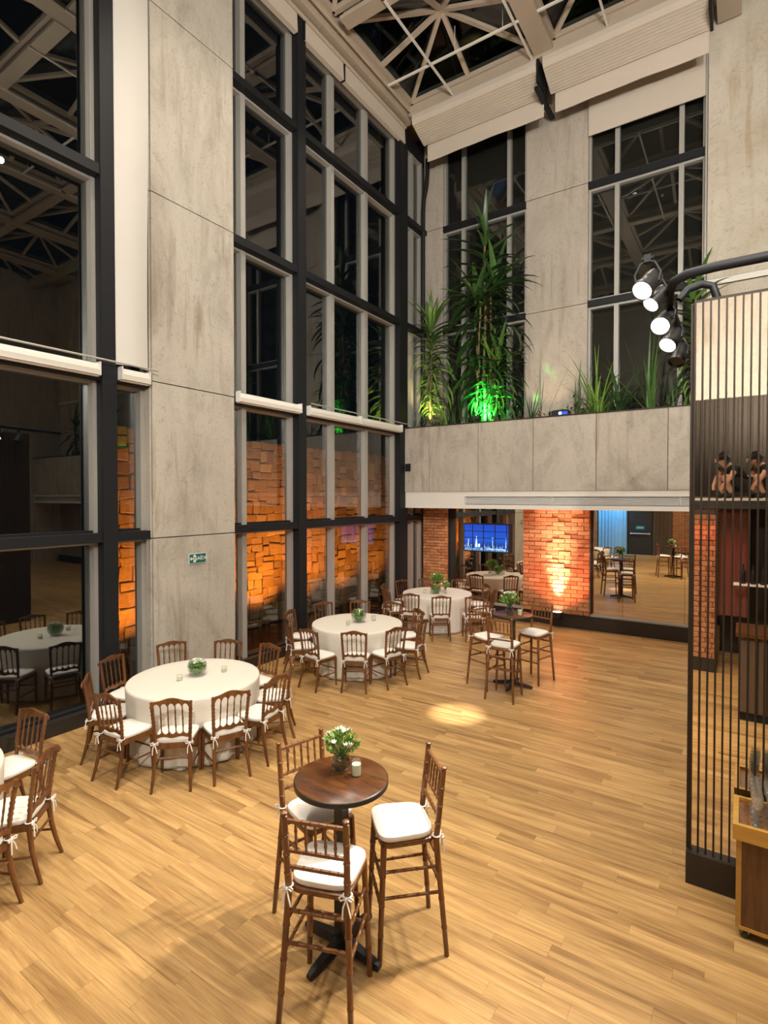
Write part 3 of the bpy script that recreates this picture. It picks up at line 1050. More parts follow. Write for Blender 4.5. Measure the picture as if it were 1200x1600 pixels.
def stage_light(loc, target, lab, scale=1.0, energy=120, on=True):
    d = (Vector(target) - Vector(loc)).normalized()
    q = d.to_track_quat('-Z', 'Y')
    t = thing('stage_light', lab, 'stage light', loc, 0, 'stage lights on the pipe')
    e = q.to_euler()
    can = part('lamp_can', MB().lathe([(.04, .17), (.075, .15), (.085, .10), (.085, -.06), (.10, -.075), (.10, -.11), (.088, -.11), (.082, -.06)], 20, cap1=False), 'black', t, True, rot=e)
    part('lens', MB().lathe([(.005, -.072), (.05, -.078), (.084, -.085), (.084, -.066), (.005, -.06)], 20), 'lens' if on else 'black', t, True, rot=e)
    y = MB()
    y.tube([(-.095, 0, .02), (-.11, 0, .10), (-.06, 0, .20), (0, 0, .22), (.06, 0, .20), (.11, 0, .10), (.095, 0, .02)], .012, 6)
    part('yoke', y, 'black', t, True)
    part('clamp', MB().box(-.03, .03, -.03, .03, .20, .27).tube([(-.05, 0, .24), (.05, 0, .24)], .018, 8), 'steel', t)
    part('cable', MB().tube([(0, .08, .12), (.05, .14, .02), (.09, .10, .14), (.04, .02, .24)], .007, 5), 'black', t, True)
    for f in ((0, 1), (0, -1), (1, 0), (-1, 0)):
        pass
    t.scale = (scale,) * 3
    if on:
        v = Vector(loc) + d * .16 * scale
        light('SPOT', 'stage_beam', v, energy, (1, .90, .76), Vector(loc) + d * 5, .07, 75, .8)


stage_light((-.64, 4.60, 4.52), (-2.4, 1.2, 1.0), 'first stage light on the pipe, outermost and brightest lens', .82, 420)
stage_light((-.575, 5.00, 4.33), (-1.6, .6, 1.2), 'second stage light on the pipe, hanging lower with a round lit lens', .80, 360)
stage_light((-.545, 5.32, 4.26), (-2.6, 1.6, .0), 'third stage light on the pipe, tilted so half its lens shows', .78, 360)
stage_light((-.53, 5.70, 4.20), (-1.3, 3.2, .0), 'unlit stage light at the far end of the pipe', .74, 0, False)
stage_light((-.60, 4.78, 4.46), (-3.4, 1.8, .4), 'stage light tucked close under the brightest one', .70, 300)

# ------------------------------------------------------------------ glass cart
ct = thing('bar_cart', 'walnut bar cart with honey wood edges holding rows of glasses', 'cart', (-.03, 4.23, 0))
W3, D3, H3 = 1.3, .37, .74
part('front_panel', B(.03, W3, .0, .018, .07, .66), 'cart', ct)
part('side_panel', B(.0, .03, .0, D3, .07, .66), 'honey', ct)
part('back_panel', B(.03, W3, D3 - .02, D3, .07, .66), 'cart', ct)
part('bottom_rail', B(.02, W3, -.004, .0, .062, .085), 'honey', ct)
part('base_board', B(.03, W3, .018, D3 - .02, .07, .09), 'cart', ct)
part('top_edge', MB().box(-.02, W3, -.03, .0, .66, H3 + .02).box(-.02, .012, .0, D3 - .0, .66, H3 + .02).box(-.02, W3, D3, D3 + .025, .66, H3 + .02), 'honey', ct)
part('top_board', B(.012, W3, 0, D3, .66, H3), 'stool', ct)
part('inset_board', B(.075, W3, .025, D3 - .02, H3, H3 + .006), 'tan', ct)
for x, y in ((.055, .035), (.09, D3 - .08), (1.2, .06), (1.2, D3 - .08)):
    c = part('castor', MB().tube([(x - .012, y, .033), (x + .012, y, .033)], .033, 14), 'black', ct, True)
    part('castor_fork', MB().box(x - .022, x - .016, y - .015, y + .02, .03, .07).box(x + .016, x + .022, y - .015, y + .02, .03, .07), 'alu', c)
gprof = [(.033, 0), (.031, .004), (.006, .012), (.004, .03), (.004, .085), (.012, .098), (.028, .125), (.034, .155), (.031, .20), (.0295, .20), (.0325, .155), (.026, .127), (.004, .102)]
gm = MB().lathe(gprof, 16).mesh('glass', 'stemware', True, 60)
colname = ['first row from the cart end', 'second row from the cart end', 'third row from the cart end']
ordn = ['front', 'second', 'third', 'fourth', 'rear']
for c in range(3):
    for r in range(5):
        o = link('wine_glass', gm, None, (.085 + c * .085 + r * -.004, 4.285 + r * .067, H3 + .006))
        tag(o, 'clear stemmed glass on the cart, %s glass of the %s' % (ordn[r], colname[c]), 'glass', 'stemmed glasses on the bar cart')
t = thing('ice_bowl', 'dark round bowl on the cart beside the glasses', 'bowl', (.36, 4.34, H3 + .006))
part('bowl', MB().lathe([(.05, 0), (.085, .03), (.095, .08), (.09, .125), (.085, .125), (.09, .08), (.05, .01)], 24), 'steel', t, True)
part('rim', MB().lathe([(.09, .122), (.094, .128), (.09, .134), (.085, .128), (.09, .122)], 24, cap0=False, cap1=False), 'alu', t, True)

# bar counter under the viewpoint (reflected in the bronze mirror)
bc = thing('bar_counter', 'slat-fronted dark bar counter seen only in the bronze mirror', 'counter', (.75, .70, 0))
part('body', B(-.80, .9, -.3, .26, .1, 1.10), 'blackbase', bc)
part('worktop', B(-.84, .94, -.34, .34, 1.10, 1.15), 'walnut', bc)
part('plinth', B(-.8, .9, -.28, .24, 0, .1), 'steel', bc)
for k in range(17):
    part('slat', B(-.79 + k * .1, -.79 + k * .1 + .08, .26, .275, .12, 1.09), 'browncloth', bc)

# shelf with bottles under the gallery (reflected)
sh = thing('back_bar_shelf', 'pale edged back-bar shelf with bottles, seen in the bronze mirror', 'shelf', (.75, -.95, 1.52))
part('board', B(-.9, 1.2, -.12, .12, -.02, 0), 'white', sh)
for x in (-.8, 1.1):
    part('hanger_rod', MB().tube([(x, 0, 0), (x, 0, 1.19)], .008, 6), 'steel', sh)
ORD = ['first', 'second', 'third', 'fourth', 'fifth', 'sixth', 'seventh', 'eighth', 'ninth', 'tenth']
bm = MB().lathe([(.034, 0), (.036, .01), (.036, .17), (.03, .20), (.013, .235), (.012, .29), (.014, .29), (.014, .305)], 14).mesh('bottle', 'steel', True)
for k in range(10):
    tag(link('bottle', bm, None, (-.02 + k * .13, -.95, 1.521)), 'dark bottle on the reflected back-bar shelf, %s from the brick pier' % ORD[k], 'bottle', 'bottles on the back-bar shelf')


# ------------------------------------------------------------------ people on the gallery (reflected)
def person(loc, rz, label):
    t = thing('person', label, 'person', loc, rz)

    def skin(name, verts, edges, radii, mat, root=0, sub=2):
        me = bpy.data.meshes.new(name)
        me.from_pydata(verts, edges, [])
        o = bpy.data.objects.new(name, me)
        COL.objects.link(o)
        o.modifiers.new('s', 'SKIN')
        for i, r in enumerate(radii):
            me.skin_vertices[0].data[i].radius = (r, r)
        me.skin_vertices[0].data[root].use_root = True
        sm = o.modifiers.new('d', 'SUBSURF')
        sm.levels = sm.render_levels = sub
        dg = bpy.context.evaluated_depsgraph_get()
        dg.update()
        m2 = bpy.data.meshes.new_from_object(o.evaluated_get(dg))
        bpy.data.objects.remove(o)
        m2.materials.clear()
        m2.materials.append(M[mat])
        m2.shade_smooth()
        return link(name, m2, t)
    # squatting, facing +X, knees up, head bowed, arms round the knees
    V, E, Rr = [], [], []

    def v(p, r, prev=None):
        V.append(p)
        Rr.append(r)
        if prev is not None:
            E.append((prev, len(V) - 1))
        return len(V) - 1
    pel = v((-.16, 0, .24), .12)
    wa = v((-.10, 0, .38), .115, pel)
    ch = v((.02, 0, .52), .13, wa)
    nk = v((.11, 0, .61), .055, ch)
    hd = v((.17, 0, .67), .085, nk)
    v((.21, 0, .71), .08, hd)
    for s in (-1, 1):
        hp = v((-.12, s * .10, .23), .085, pel)
        kn = v((.20, s * .13, .40), .06, hp)
        cf = v((.15, s * .13, .24), .052, kn)
        an = v((.07, s * .13, .07), .036, cf)
        v((.17, s * .14, .035), .035, an)
        so = v((.04, s * .17, .52), .058, ch)
        el = v((.15, s * .225, .36), .040, so)
        wr_ = v((.245, s * .15, .22), .028, el)
        v((.25, s * .12, .14), .030, wr_)
    skin('body', V, E, Rr, 'skin')
    # clothing: black shirt with sleeves, black shorts, black shoes
    V, E, Rr = [], [], []
    a = v((-.17, 0, .24), .135)
    b = v((-.11, 0, .38), .132, a)
    c = v((.015, 0, .52), .145, b)
    v((.08, 0, .58), .075, c)
    for s in (-1, 1):
        so = v((.035, s * .17, .52), .072, c)
        v((.10, s * .215, .44), .058, so)
    skin('shirt', V, E, Rr, 'blackcloth')
    V, E, Rr = [], [], []
    a = v((-.165, 0, .235), .14)
    for s in (-1, 1):
        h = v((-.12, s * .105, .235), .10, a)
        v((.14, s * .13, .37), .076, h)
    skin('shorts', V, E, Rr, 'blackcloth')
    for s in (-1, 1):
        V, E, Rr = [], [], []
        a = v((.055, s * .13, .10), .048)
        b = v((.06, s * .13, .045), .05, a)
        c = v((.16, s * .138, .04), .045, b)
        v((.215, s * .142, .035), .036, c)
        skin('shoe', V, E, Rr, 'blackcloth', 1)
    V, E, Rr = [], [], []
    a = v((.15, 0, .70), .085)
    b = v((.20, 0, .745), .092, a)
    v((.10, 0, .66), .07, a)
    skin('hair', V, E, Rr, 'hair')
    f = MB()
    for s in (-1, 1):
        f.lathe([(.012, -.01), (.016, 0), (.012, .01)], 8, (.272, s * .034, .685))
    f.lathe([(.018, -.018), (.012, .02)], 8, (.285, 0, .655))
    part('face', f, 'skin', t, True)


person((-.20, -2.05, 2.87), R(150), 'crouching person in black with bowed head, mirrored behind the slats, nearer the planter')
person((.28, -2.15, 2.87), R(158), 'second crouching person in black, hugging the knees, reflected closer to the picture edge')


# ------------------------------------------------------------------ chairs
def bow_mesh():
    b = MB()
    r = .0048
    b.tube([(0, 0, 0), (.022, -.012, .016), (.040, -.014, .010), (.034, -.012, -.006), (0, 0, 0)], r, 5)
    b.tube([(0, 0, 0), (-.022, -.012, .018), (-.038, -.012, .008), (-.030, -.012, -.008), (0, 0, 0)], r, 5)
    b.tube([(0, -.004, 0), (.016, -.018, -.035), (.030, -.020, -.085)], r, 5)
    b.tube([(0, -.004, 0), (-.014, -.018, -.040), (-.016, -.022, -.100)], r, 5)
    b.lathe([(.006, -.008), (.010, 0), (.006, .008)], 8, (0, -.006, 0))
    # loop round the post
    b.tube([(.024 * math.cos(a), .024 + .024 * math.sin(a), .004) for a in [i * PI / 5 for i in range(11)]], r, 5)
    return b


def back_y(z):
    """centre line of the chair back"""
    return -.172 if z <= .44 else -.172 - (z - .44) * .095 - max(0, z - .62) * .05


def make_chair():
    P = []

    def add(n, b, m, smooth=True, loc=(0, 0, 0)):
        P.append((n, b.mesh(n, m, smooth), loc))
    fr = MB()
    for (a, b) in [((-.19, .165, .425), (.19, .165, .425)), ((-.165, -.17, .425), (.165, -.17, .425)), ((-.19, .165, .425), (-.165, -.17, .425)), ((.19, .165, .425), (.165, -.17, .425))]:
        fr.bar(a, b, .03, .045)
    fr.box(-.17, .17, -.165, .165, .436, .446)
    add('seat_frame', fr, 'chair', False)
    add('cushion', MB().pad(.208, .180, -.175, .195, .447, .492, p=4.5, dome=.012), 'cushion')
    for s in (-1, 1):
        b = MB()
        b.tube([(s * .187, .163, .44), (s * .187, .163, .40), (s * .187, .163, .385), (s * .187, .163, .37), (s * .19, .166, .20), (s * .194, .172, .0)], [.022, .022, .025, .020, .0185, .012], 10)
        add('front_leg', b, 'chair')
    for s in (-1, 1):
        b = MB()
        pts = [(s * .185, -.262, 0), (s * .176, -.225, .12), (s * .168, -.193, .26), (s * .164, -.176, .40), (s * .164, -.174, .46)]
        rad = [.0135, .0165, .0185, .0200, .0195]
        for i in range(1, 21):
            z = .46 + .40 * i / 20
            pts.append((s * (.164 + .020 * (z - .46) / .4), back_y(z), z))
            rad.append(.0155 + (.0042 if i % 2 else -.0008) * (1 if 3 < i < 18 else .4))
        pts.append((s * .186, back_y(.885), .885))
        rad.append(.017)
        b.tube(pts, rad, 10)
        add('back_post', b, 'chair')
    xs = [(-.195 + .39 * i / 60) for i in range(61)]

    def top(x):
        u = abs(x) / .195
        return .906 + .014 * math.cos(PI * min(1, u * 1.25)) - .034 * max(0, (u - .80) / .20) ** 2

    def bot(x):
        if abs(x) > .172:
            return .826 + .012 * (abs(x) - .172) / .023
        ph = ((x + .172) / .344 * 5) % 1.0
        return .822 + .048 * math.sin(PI * ph) ** .6
    add('top_rail', MB().strip(xs, top, bot, lambda x, z: back_y(.86) - .4 * x * x * 1.4, .022), 'chair', False)
    xs2 = [(-.168 + .336 * i / 50) for i in range(51)]

    def top2(x):
        ph = ((x + .168) / .336 * 5) % 1.0
        return .580 - .034 * math.sin(PI * ph) ** .7

    def bot2(x):
        return .518 - .007 * math.cos(abs(x) / .168 * PI * 2)
    add('lower_rail', MB().strip(xs2, top2, bot2, lambda x, z: back_y(.545), .020), 'chair', False)
    sb = MB()
    z0, z1 = .562, .85
    pts, rad = [], []
    for i in range(13):
        t = i / 12
        z = z0 + (z1 - z0) * t
        pts.append((0, back_y(z) - back_y(z0), z))
        rad.append(.0046 + .0026 * math.sin(PI * t) + (.0020 if i in (3, 6, 9) else 0))
    sb.tube(pts, rad, 7)
    me = sb.mesh('spindle', 'chair', True)
    for k in range(4):
        P.append(('spindle', me, (-.1032 + .0688 * k, back_y(z0), 0)))
    for s in (-1, 1):
        add('stretcher', MB().tube([(s * .19, .168, .205), (s * .172, -.20, .205)], [.009, .009], 7), 'chair')
    add('stretcher', MB().tube([(-.167, -.186, .31), (.167, -.186, .31)], .0095, 7), 'chair')
    add('stretcher', MB().tube([(-.189, .166, .26), (.189, .166, .26)], .009, 7), 'chair')
    bm_ = bow_mesh().mesh('tie', 'tie', True)
    for s in (-1, 1):
        P.append(('tie', bm_, (s * .166, -.198, .462)))
    return P


def ringed(p0, p1, r0, r1, n, bump_=.003, every=1):
    pts, rad = [], []
    p0, p1 = Vector(p0), Vector(p1)
    for i in range(n + 1):
        t = i / n
        r = r0 + (r1 - r0) * t
        if 0 < i < n:
            for dt, k in ((-.012, 0), (-.006, bump_), (0, bump_ * .2), (.006, bump_), (.012, 0)):
                pts.append(p0.lerp(p1, t + dt))
                rad.append(r + k)
        else:
            pts.append(p0.lerp(p1, t))
            rad.append(r)
    return pts, rad


def make_stool():
    P = []

    def add(n, b, m, smooth=True, loc=(0, 0, 0)):
        P.append((n, b.mesh(n, m, smooth), loc))
    fr = MB()
    zf = .735
    pts = []
    for (x, y) in [(-.175, .16), (.175, .16), (.160, -.165), (-.160, -.165)]:
        pts.append((x, y))
    prof = MB()
    fr.pad(.192, .176, -.18, .185, .705, .745, p=6, dome=.0)
    add('seat_frame', fr, 'stool')
    add('cushion', MB().pad(.196, .178, -.17, .195, .746, .792, p=4.5, dome=.014), 'cushion')
    for s in (-1, 1):
        p, r = ringed((s * .195, .192, 0), (s * .166, .160, .72), .0155, .0195, 4)
        add('front_leg', MB().tube(p, r, 10), 'stool')
    for s in (-1, 1):
        p, r = ringed((s * .208, -.238, 0), (s * .170, -.178, .72), .0155, .0200, 4)
        p2, r2 = ringed((s * .170, -.178, .721), (s * .176, -.225, 1.165), .0200, .0165, 4)
        p3 = [(s * .176, -.2255, 1.168), (s * .176, -.2262, 1.176), (s * .176, -.227, 1.186), (s * .176, -.2275, 1.194)]
        add('back_post', MB().tube(p + p2 + [Vector(q) for q in p3], r + r2 + [.012, .019, .019, .008], 10), 'stool')

    def by(z):
        return -.178 - (z - .72) * .1055
    for n, z, rr in (('top_rail', 1.14, .0125), ('mid_rail', .965, .0115), ('lower_rail', .870, .0115)):
        hw = .172
        p, r = ringed((-hw, by(z), z), (hw, by(z), z), rr, rr, 7, .0022)
        add(n, MB().tube(p, r, 8), 'stool')
    z0, z1 = .97, 1.135
    p, r = [], []
    for i in range(11):
        t = i / 10
        p.append((0, by(z0 + (z1 - z0) * t) - by(z0), z0 + (z1 - z0) * t))
        r.append(.0062 + (.003 if i in (3, 7) else 0) + .0015 * math.sin(PI * t))
    me = MB().tube(p, r, 7).mesh('spindle', 'stool', True)
    for k in range(5):
        P.append(('spindle', me, (-.112 + .056 * k, by(z0), 0)))

    def leg(s, f, z):
        if f > 0:
            return (s * (.195 - .029 * z / .72), .192 - .032 * z / .72, z)
        return (s * (.208 - .038 * z / .72), -.238 + .06 * z / .72, z)
    for z in (.56, .40):
        for s in (-1, 1):
            p, r = ringed(leg(s, 1, z), leg(s, -1, z), .0105, .0105, 5, .002)
            add('rung', MB().tube(p, r, 7), 'stool')
    for f, zz in ((1, (.50, .34)), (-1, (.62, .45))):
        for z in zz:
            p, r = ringed(leg(-1, f, z), leg(1, f, z), .0115, .0115, 5, .002)
            add('rung', MB().tube(p, r, 7), 'stool')
    bm_ = bow_mesh().mesh('tie', 'tie', True)
    for s in (-1, 1):
        P.append(('tie', bm_, (s * .171, -.203, .752)))
    return P


CH = make_chair()
ST = make_stool()


def place(P, name, label, cat, group, x, y, face):
    t = thing(name, label, cat, (x, y, 0), R(face) - PI / 2, group)
    for n, me, loc in P:
        link(n, me, t, loc)
    return t


# ------------------------------------------------------------------ round tables
def round_table(x, y, rad, label, seed, cloth_label):
    rr = random.Random(seed)
    t = thing('banquet_table', label, 'table', (x, y, 0), 0)
    part('tabletop', MB().lathe([(rad - .01, .73), (rad - .006, .74), (rad - .006, .752), (rad - .01, .757)], 48), 'honey', t, True)
    for k in range(4):
        a = PI / 4 + k * PI / 2
        part('leg', MB().tube([(.5 * math.cos(a), .5 * math.sin(a), 0), (.5 * math.cos(a), .5 * math.sin(a), .735)], .02, 8), 'steel', t, True)
    n = 144
    ph = [rr.uniform(0, 6.28) for _ in range(6)]
    vs, fs = [], []
    prof = [(.0, .7605), (.35, .7605), (.62, .7605), (rad - .012, .7605), (rad - .002, .756), (rad + .004, .735)]
    for (r, z) in prof[1:]:
        for k in range(n):
            th = 2 * PI * k / n
            vs.append((r * math.cos(th), r * math.sin(th), z))
    zs = [.66, .56, .45, .34, .23, .12, .05, .012]
    for j, z in enumerate(zs):
        f = (.75 - z) / .75
        for k in range(n):
            th = 2 * PI * k / n
            fold = .5 * math.sin(11 * th + ph[0] + .5 * math.sin(3 * th + ph[1])) + .35 * math.sin(17 * th + ph[2] + .7 * math.sin(2 * th + ph[3])) + .25 * math.sin(27 * th + ph[4])
            amp = .030 * f ** .8 * (1.0 + .5 * math.sin(4 * th + ph[5]))
            r = rad + .004 - .055 * f + amp * fold + (.012 * max(0, f - .85) / .15 * (1 + fold))
            vs.append((r * math.cos(th), r * math.sin(th), z + (.006 * fold if j == len(zs) - 1 else 0)))
    rows = len(prof) - 1 + len(zs)
    for j in range(rows - 1):
        for k in range(n):
            k2 = (k + 1) % n
            fs.append((j * n + k, (j + 1) * n + k, (j + 1) * n + k2, j * n + k2))
    fs.append(tuple(range(n)))
    mb = MB().add(vs, fs)
    c = part('tablecloth', mb, 'cloth', None, True, (x, y, 0), angle=50)
    sol = c.modifiers.new('cloth_thickness', 'SOLIDIFY')
    sol.thickness = .003
    sol.offset = 1
    tag(c, cloth_label, 'tablecloth')


BO = .24  # seat centre to top rail
TABLES = [
    ('pillar', (-5.42, 4.10), .745, 'round table beside the concrete pillar', [
        (-48.5, 1.13, None, 'back turned, middle one of the near side'),
        (-19, 1.14, 156, 'back turned, next to the open floor'),
        (-86, 1.13, 97, 'back turned, next to the big window bay'),
        (-126, 1.15, None, 'window side, overlapping the chair behind it'),
        (-163, 1.22, None, 'side on against the narrow orange window'),
        (157, 1.24, None, 'facing the viewer against the pillar middle'),
        (120, 1.15, None, 'facing the viewer at the pillar corner'),
        (86, 1.16, None, 'facing the viewer before the steel post'),
        (11, 1.15, 188, 'side on to the open floor, the nearer of two'),
        (46, 1.15, 222, 'side on to the open floor, the farther of two')]),
    ('middle', (-5.47, 7.41), .76, 'middle round table of the row', [
        (-56, 1.22, 118, 'back turned squarely to the viewer'),
        (-23, 1.18, 160, 'back turned, near the open floor'),
        (-89, 1.28, 85, 'back turned, near the steel post'),
        (-124, 1.20, None, 'lit orange, side on by the steel post'),
        (-162, 1.26, None, 'lit orange, behind the one by the steel post'),
        (157, 1.28, None, 'facing the viewer, next to the steel post'),
        (124, 1.24, None, 'facing the viewer behind the greens bowl'),
        (94, 1.24, None, 'orange-backed, toward the far corner table'),
        (55, 1.16, None, 'behind the table end, facing the viewer'),
        (11, 1.18, 188, 'side on to the open floor')]),
    ('far', (-5.71, 10.73), .76, 'round table in the far corner under the planter', [
        (-58, 1.26, 124, 'back turned squarely to the viewer'),
        (-30, 1.42, 122, 'back turned, beside the tall bar stools'),
        (-90, 1.18, 112, 'back turned, toward the middle table'),
        (47, 1.20, None, 'orange-backed, between mirror and tall stools'),
        (9, 1.28, None, 'side on, closest to the tall bar stools'),
        (91, 1.16, None, 'orange-backed, facing the viewer in front of the mirror'),
        (163, 1.22, None, 'against the corner windows, facing the viewer'),
        (131, 1.20, None, 'against the brick corner pier behind the flowers'),
        (-124, 1.24, None, 'window side, the nearer of two dark ones'),
        (-160, 1.24, None, 'window side, the farther of two dark ones')]),
    ('near', (-5.36, 1.28), .745, 'round table cut off by the photo edge beside the big window', [
        (99, 1.14, None, 'cushioned seat in full view toward the big window'),
        (42, 1.15, 223, 'side on with white bow at the near post'),
        (15, 1.18, 205, 'cut by the photo edge, closest to the viewer'),
        (134, 1.28, None, 'cut by the photo edge, closest to the big window')]),
]
for key, (tx, ty), rad, desc, chairs in TABLES:
    round_table(tx, ty, rad, desc[0].upper() + desc[1:] + ', under a white cloth', hash(key) % 7 if False else len(key), 'White cloth over the ' + desc)
    for a, r, face, lab in chairs:
        f = a + 180 if face is None else face
        mx, my = tx + r * math.cos(R(a)), ty + r * math.sin(R(a))
        place(CH, 'banquet_chair', 'Scalloped chair at the %s, %s' % ({'pillar': 'pillar table', 'middle': 'middle table', 'far': 'far corner table', 'near': 'photo-edge table'}[key], lab),
              'chair', 'scalloped banquet chairs', mx + BO * math.cos(R(f)), my + BO * math.sin(R(f)), f)


# ------------------------------------------------------------------ bar tables and stools
def bar_table(x, y, rz, label):
    t = thing('bar_table', label, 'table', (x, y, 0), rz)
    part('tabletop', MB().lathe([(.296, 1.074), (.298, 1.10), (.294, 1.103)], 64), 'walnut', t, True)
    part('edge_band', MB().lathe([(.292, 1.066), (.302, 1.070), (.302, 1.098), (.298, 1.1015), (.296, 1.074)], 64, cap0=False, cap1=False), 'black', t, True)
    part('column', B(-.033, .033, -.033, .033, .05, 1.06), 'black', t)
    part('top_plate', MB().bar((-.2, 0, 1.063), (.2, 0, 1.063), .05, .012).bar((0, -.2, 1.063), (0, .2, 1.063), .05, .012), 'black', t)
    for k in range(4):
        a = k * PI / 2
        b = MB()
        cs, sn = math.cos(a), math.sin(a)
        st = [(.02, .036, .032, .085), (.12, .033, .022, .070), (.26, .028, .010, .048), (.305, .020, .012, .036)]
        vs, fs = [], []
        for (r, hw, z0, z1) in st:
            for (u, z) in ((-hw, z0), (hw, z0), (hw * .75, z1), (-hw * .75, z1)):
                vs.append((r * cs - u * sn, r * sn + u * cs, z))
        for i in range(3):
            for j in range(4):
                j2 = (j + 1) % 4
                fs.append((i * 4 + j, i * 4 + j2, i * 4 + 4 + j2, i * 4 + 4 + j))
        fs += [(3, 2, 1, 0), (12, 13, 14, 15)]
        b.add(vs, fs).lathe([(.016, 0), (.016, .014)], 10, (.285 * cs, .285 * sn, 0))
        part('base_foot', b, 'black', t)
    return t


bar_table(-2.14, 2.725, R(-2), 'dark round bar table in front with its three tall stools')
bar_table(-2.95, 8.0, R(4), 'dark round bar table farther back near the lit brick pier')
for (x, y, f, lab) in [
    (-1.985, 2.41, 110, 'Tall stool at the front bar table, back turned to the viewer'),
    (-2.425, 2.83, -16, 'Tall stool at the front bar table, half hidden behind the tabletop'),
    (-1.86, 3.02, 225, 'Tall stool at the front bar table, side on with full white seat'),
    (-2.885, 7.50, 92, 'Tall stool at the back bar table, back turned to the viewer'),
    (-3.27, 7.79, -24, 'Tall stool at the back bar table, beside the round tables'),
    (-2.75, 8.42, 256, 'Tall stool at the back bar table, facing the viewer near the lit pier')]:
    place(ST, 'bar_stool', lab, 'stool', 'tall bar stools', x, y, f)


# ------------------------------------------------------------------ plants and flowers
def leaf_mesh(name, L, wd, droop, mat, seg=7, fold=.25):
    vs, fs = [], []
    x, z, a = 0.0, 0.0, 0.0
    for i in range(seg + 1):
        t = i / seg
        w_ = wd * (min(1, t * 4 + .35)) * (1 - t ** 2.2) ** .8 if t < 1 else .0008
        vs += [(x, -w_, z + fold * w_), (x, 0, z), (x, w_, z + fold * w_)]
        a = -droop * t
        x += L / seg * math.cos(a)
        z += L / seg * math.sin(a)
    for i in range(seg):
        b = i * 3
        fs += [(b, b + 3, b + 4, b + 1), (b + 1, b + 4, b + 5, b + 2)]
    return MB().add(vs, fs).mesh(name, mat, True, 80)


def dracaena(loc, h0, h1, nl, L, label, seed, mats, trunks, wd=.034):
    rr = random.Random(seed)
    t = thing('dracaena', label, 'plant', loc)
    for k, (dx, dy, top, r) in enumerate(trunks):
        p = [(dx * (1 - q) * .5 + dx * .5, dy, top * q) for q in [i / 8 for i in range(9)]]
        part('trunk', MB().tube([(a + .015 * math.sin(i * 1.7 + k), b + .015 * math.cos(i * 1.3), c) for i, (a, b, c) in enumerate(p)], [r * (1 - .4 * i / 8) for i in range(9)], 8), 'dry', t, True)
    vr = [leaf_mesh('leaf', L * s, wd, d, m) for s in (.85, 1.0) for d in (.5, 1.0, 1.5, 2.0) for m in mats]
    nv = len(vr)
    for i in range(nl):
        u = i / nl
        z = h0 + (h1 - h0) * u ** .9
        el = R(-14 + 58 * u + (38 * max(0, u - .86) / .14)) + rr.uniform(-.22, .22)
        az = i * 2.39996 + rr.uniform(-.3, .3)
        dr = [2.0, 2.0, 1.5, 1.0, .5][min(4, int(u * 4.0 + rr.random() * .9))]
        ch = [m for m in vr]
        di = [.5, 1.0, 1.5, 2.0].index(dr)
        me = vr[(rr.randrange(2) * 4 + di) * len(mats) + rr.randrange(len(mats))]
        sc_ = rr.uniform(.8, 1.1)
        # keep clear of the wall behind the plant
        q = Matrix.Rotation(az, 4, 'Z') @ Matrix.Rotation(-el, 4, 'Y')
        tip = q @ Vector((L * .75, 0, 0))
        if tip.y + loc[1] > 12.2:
            sc_ *= max(.35, (12.2 - loc[1]) / max(.05, tip.y))
        if tip.y + loc[1] < 11.52:
            sc_ *= max(.22, (loc[1] - 11.52) / max(.05, -tip.y))
        if tip.x + loc[0] < -6.93:
            sc_ *= max(.3, (loc[0] + 6.93) / max(.05, -tip.x))
        tr = trunks[i % len(trunks)]
        o = link('leaf', me, t, (tr[0], tr[1], min(z, tr[2])), q.to_euler(), (sc_,) * 3)
    return t


dracaena((-6.46, 11.80, 4.40), .55, 2.75, 170, 1.1, 'smaller dracaena in the window corner of the planter, lit yellow from below', 3, ['green', 'green', 'lime'], [(0, 0, 2.75, .03)], .060)
dracaena((-5.05, 11.80, 4.40), .7, 4.55, 290, 1.2, 'tall bushy dracaena in the planter, lit green at its foot', 4, ['green', 'green2', 'green2'], [(0, 0, 4.55, .04), (.22, .05, 3.3, .035), (-.18, -.05, 3.0, .03)], .082)
dracaena((-4.92, 11.80, 4.40), .35, 1.75, 120, .95, 'short dracaena with glowing green drooping leaves under the tall one', 6, ['green', 'lime', 'green'], [(0, 0, 1.75, .03), (.2, 0, 1.5, .03)], .060)
dracaena((-.86, 11.80, 4.40), .4, 2.3, 90, .9, 'leafy dracaena half hidden behind the slatted screen', 5, ['green', 'lime', 'green2'], [(0, 0, 2.3, .03)], .055)
dracaena((7.6, 11.80, 4.40), .4, 2.6, 90, 1.0, 'distant dracaena over the planter, seen only as a reflection in the big window', 8, ['green', 'green2', 'green2'], [(0, 0, 2.6, .03)], .07)
dracaena((6.5, 11.80, 4.40), .3, 1.5, 60, .9, 'distant green-lit dracaena, seen only as a reflection in the big window', 9, ['green', 'lime', 'green'], [(0, 0, 1.5, .03)], .06)
dracaena((9.0, 11.80, 4.40), .3, 1.5, 60, 1.0, 'third distant dracaena, trailing over the planter in the window reflection', 10, ['green', 'green2', 'green'], [(0, 0, 1.5, .03)], .06)


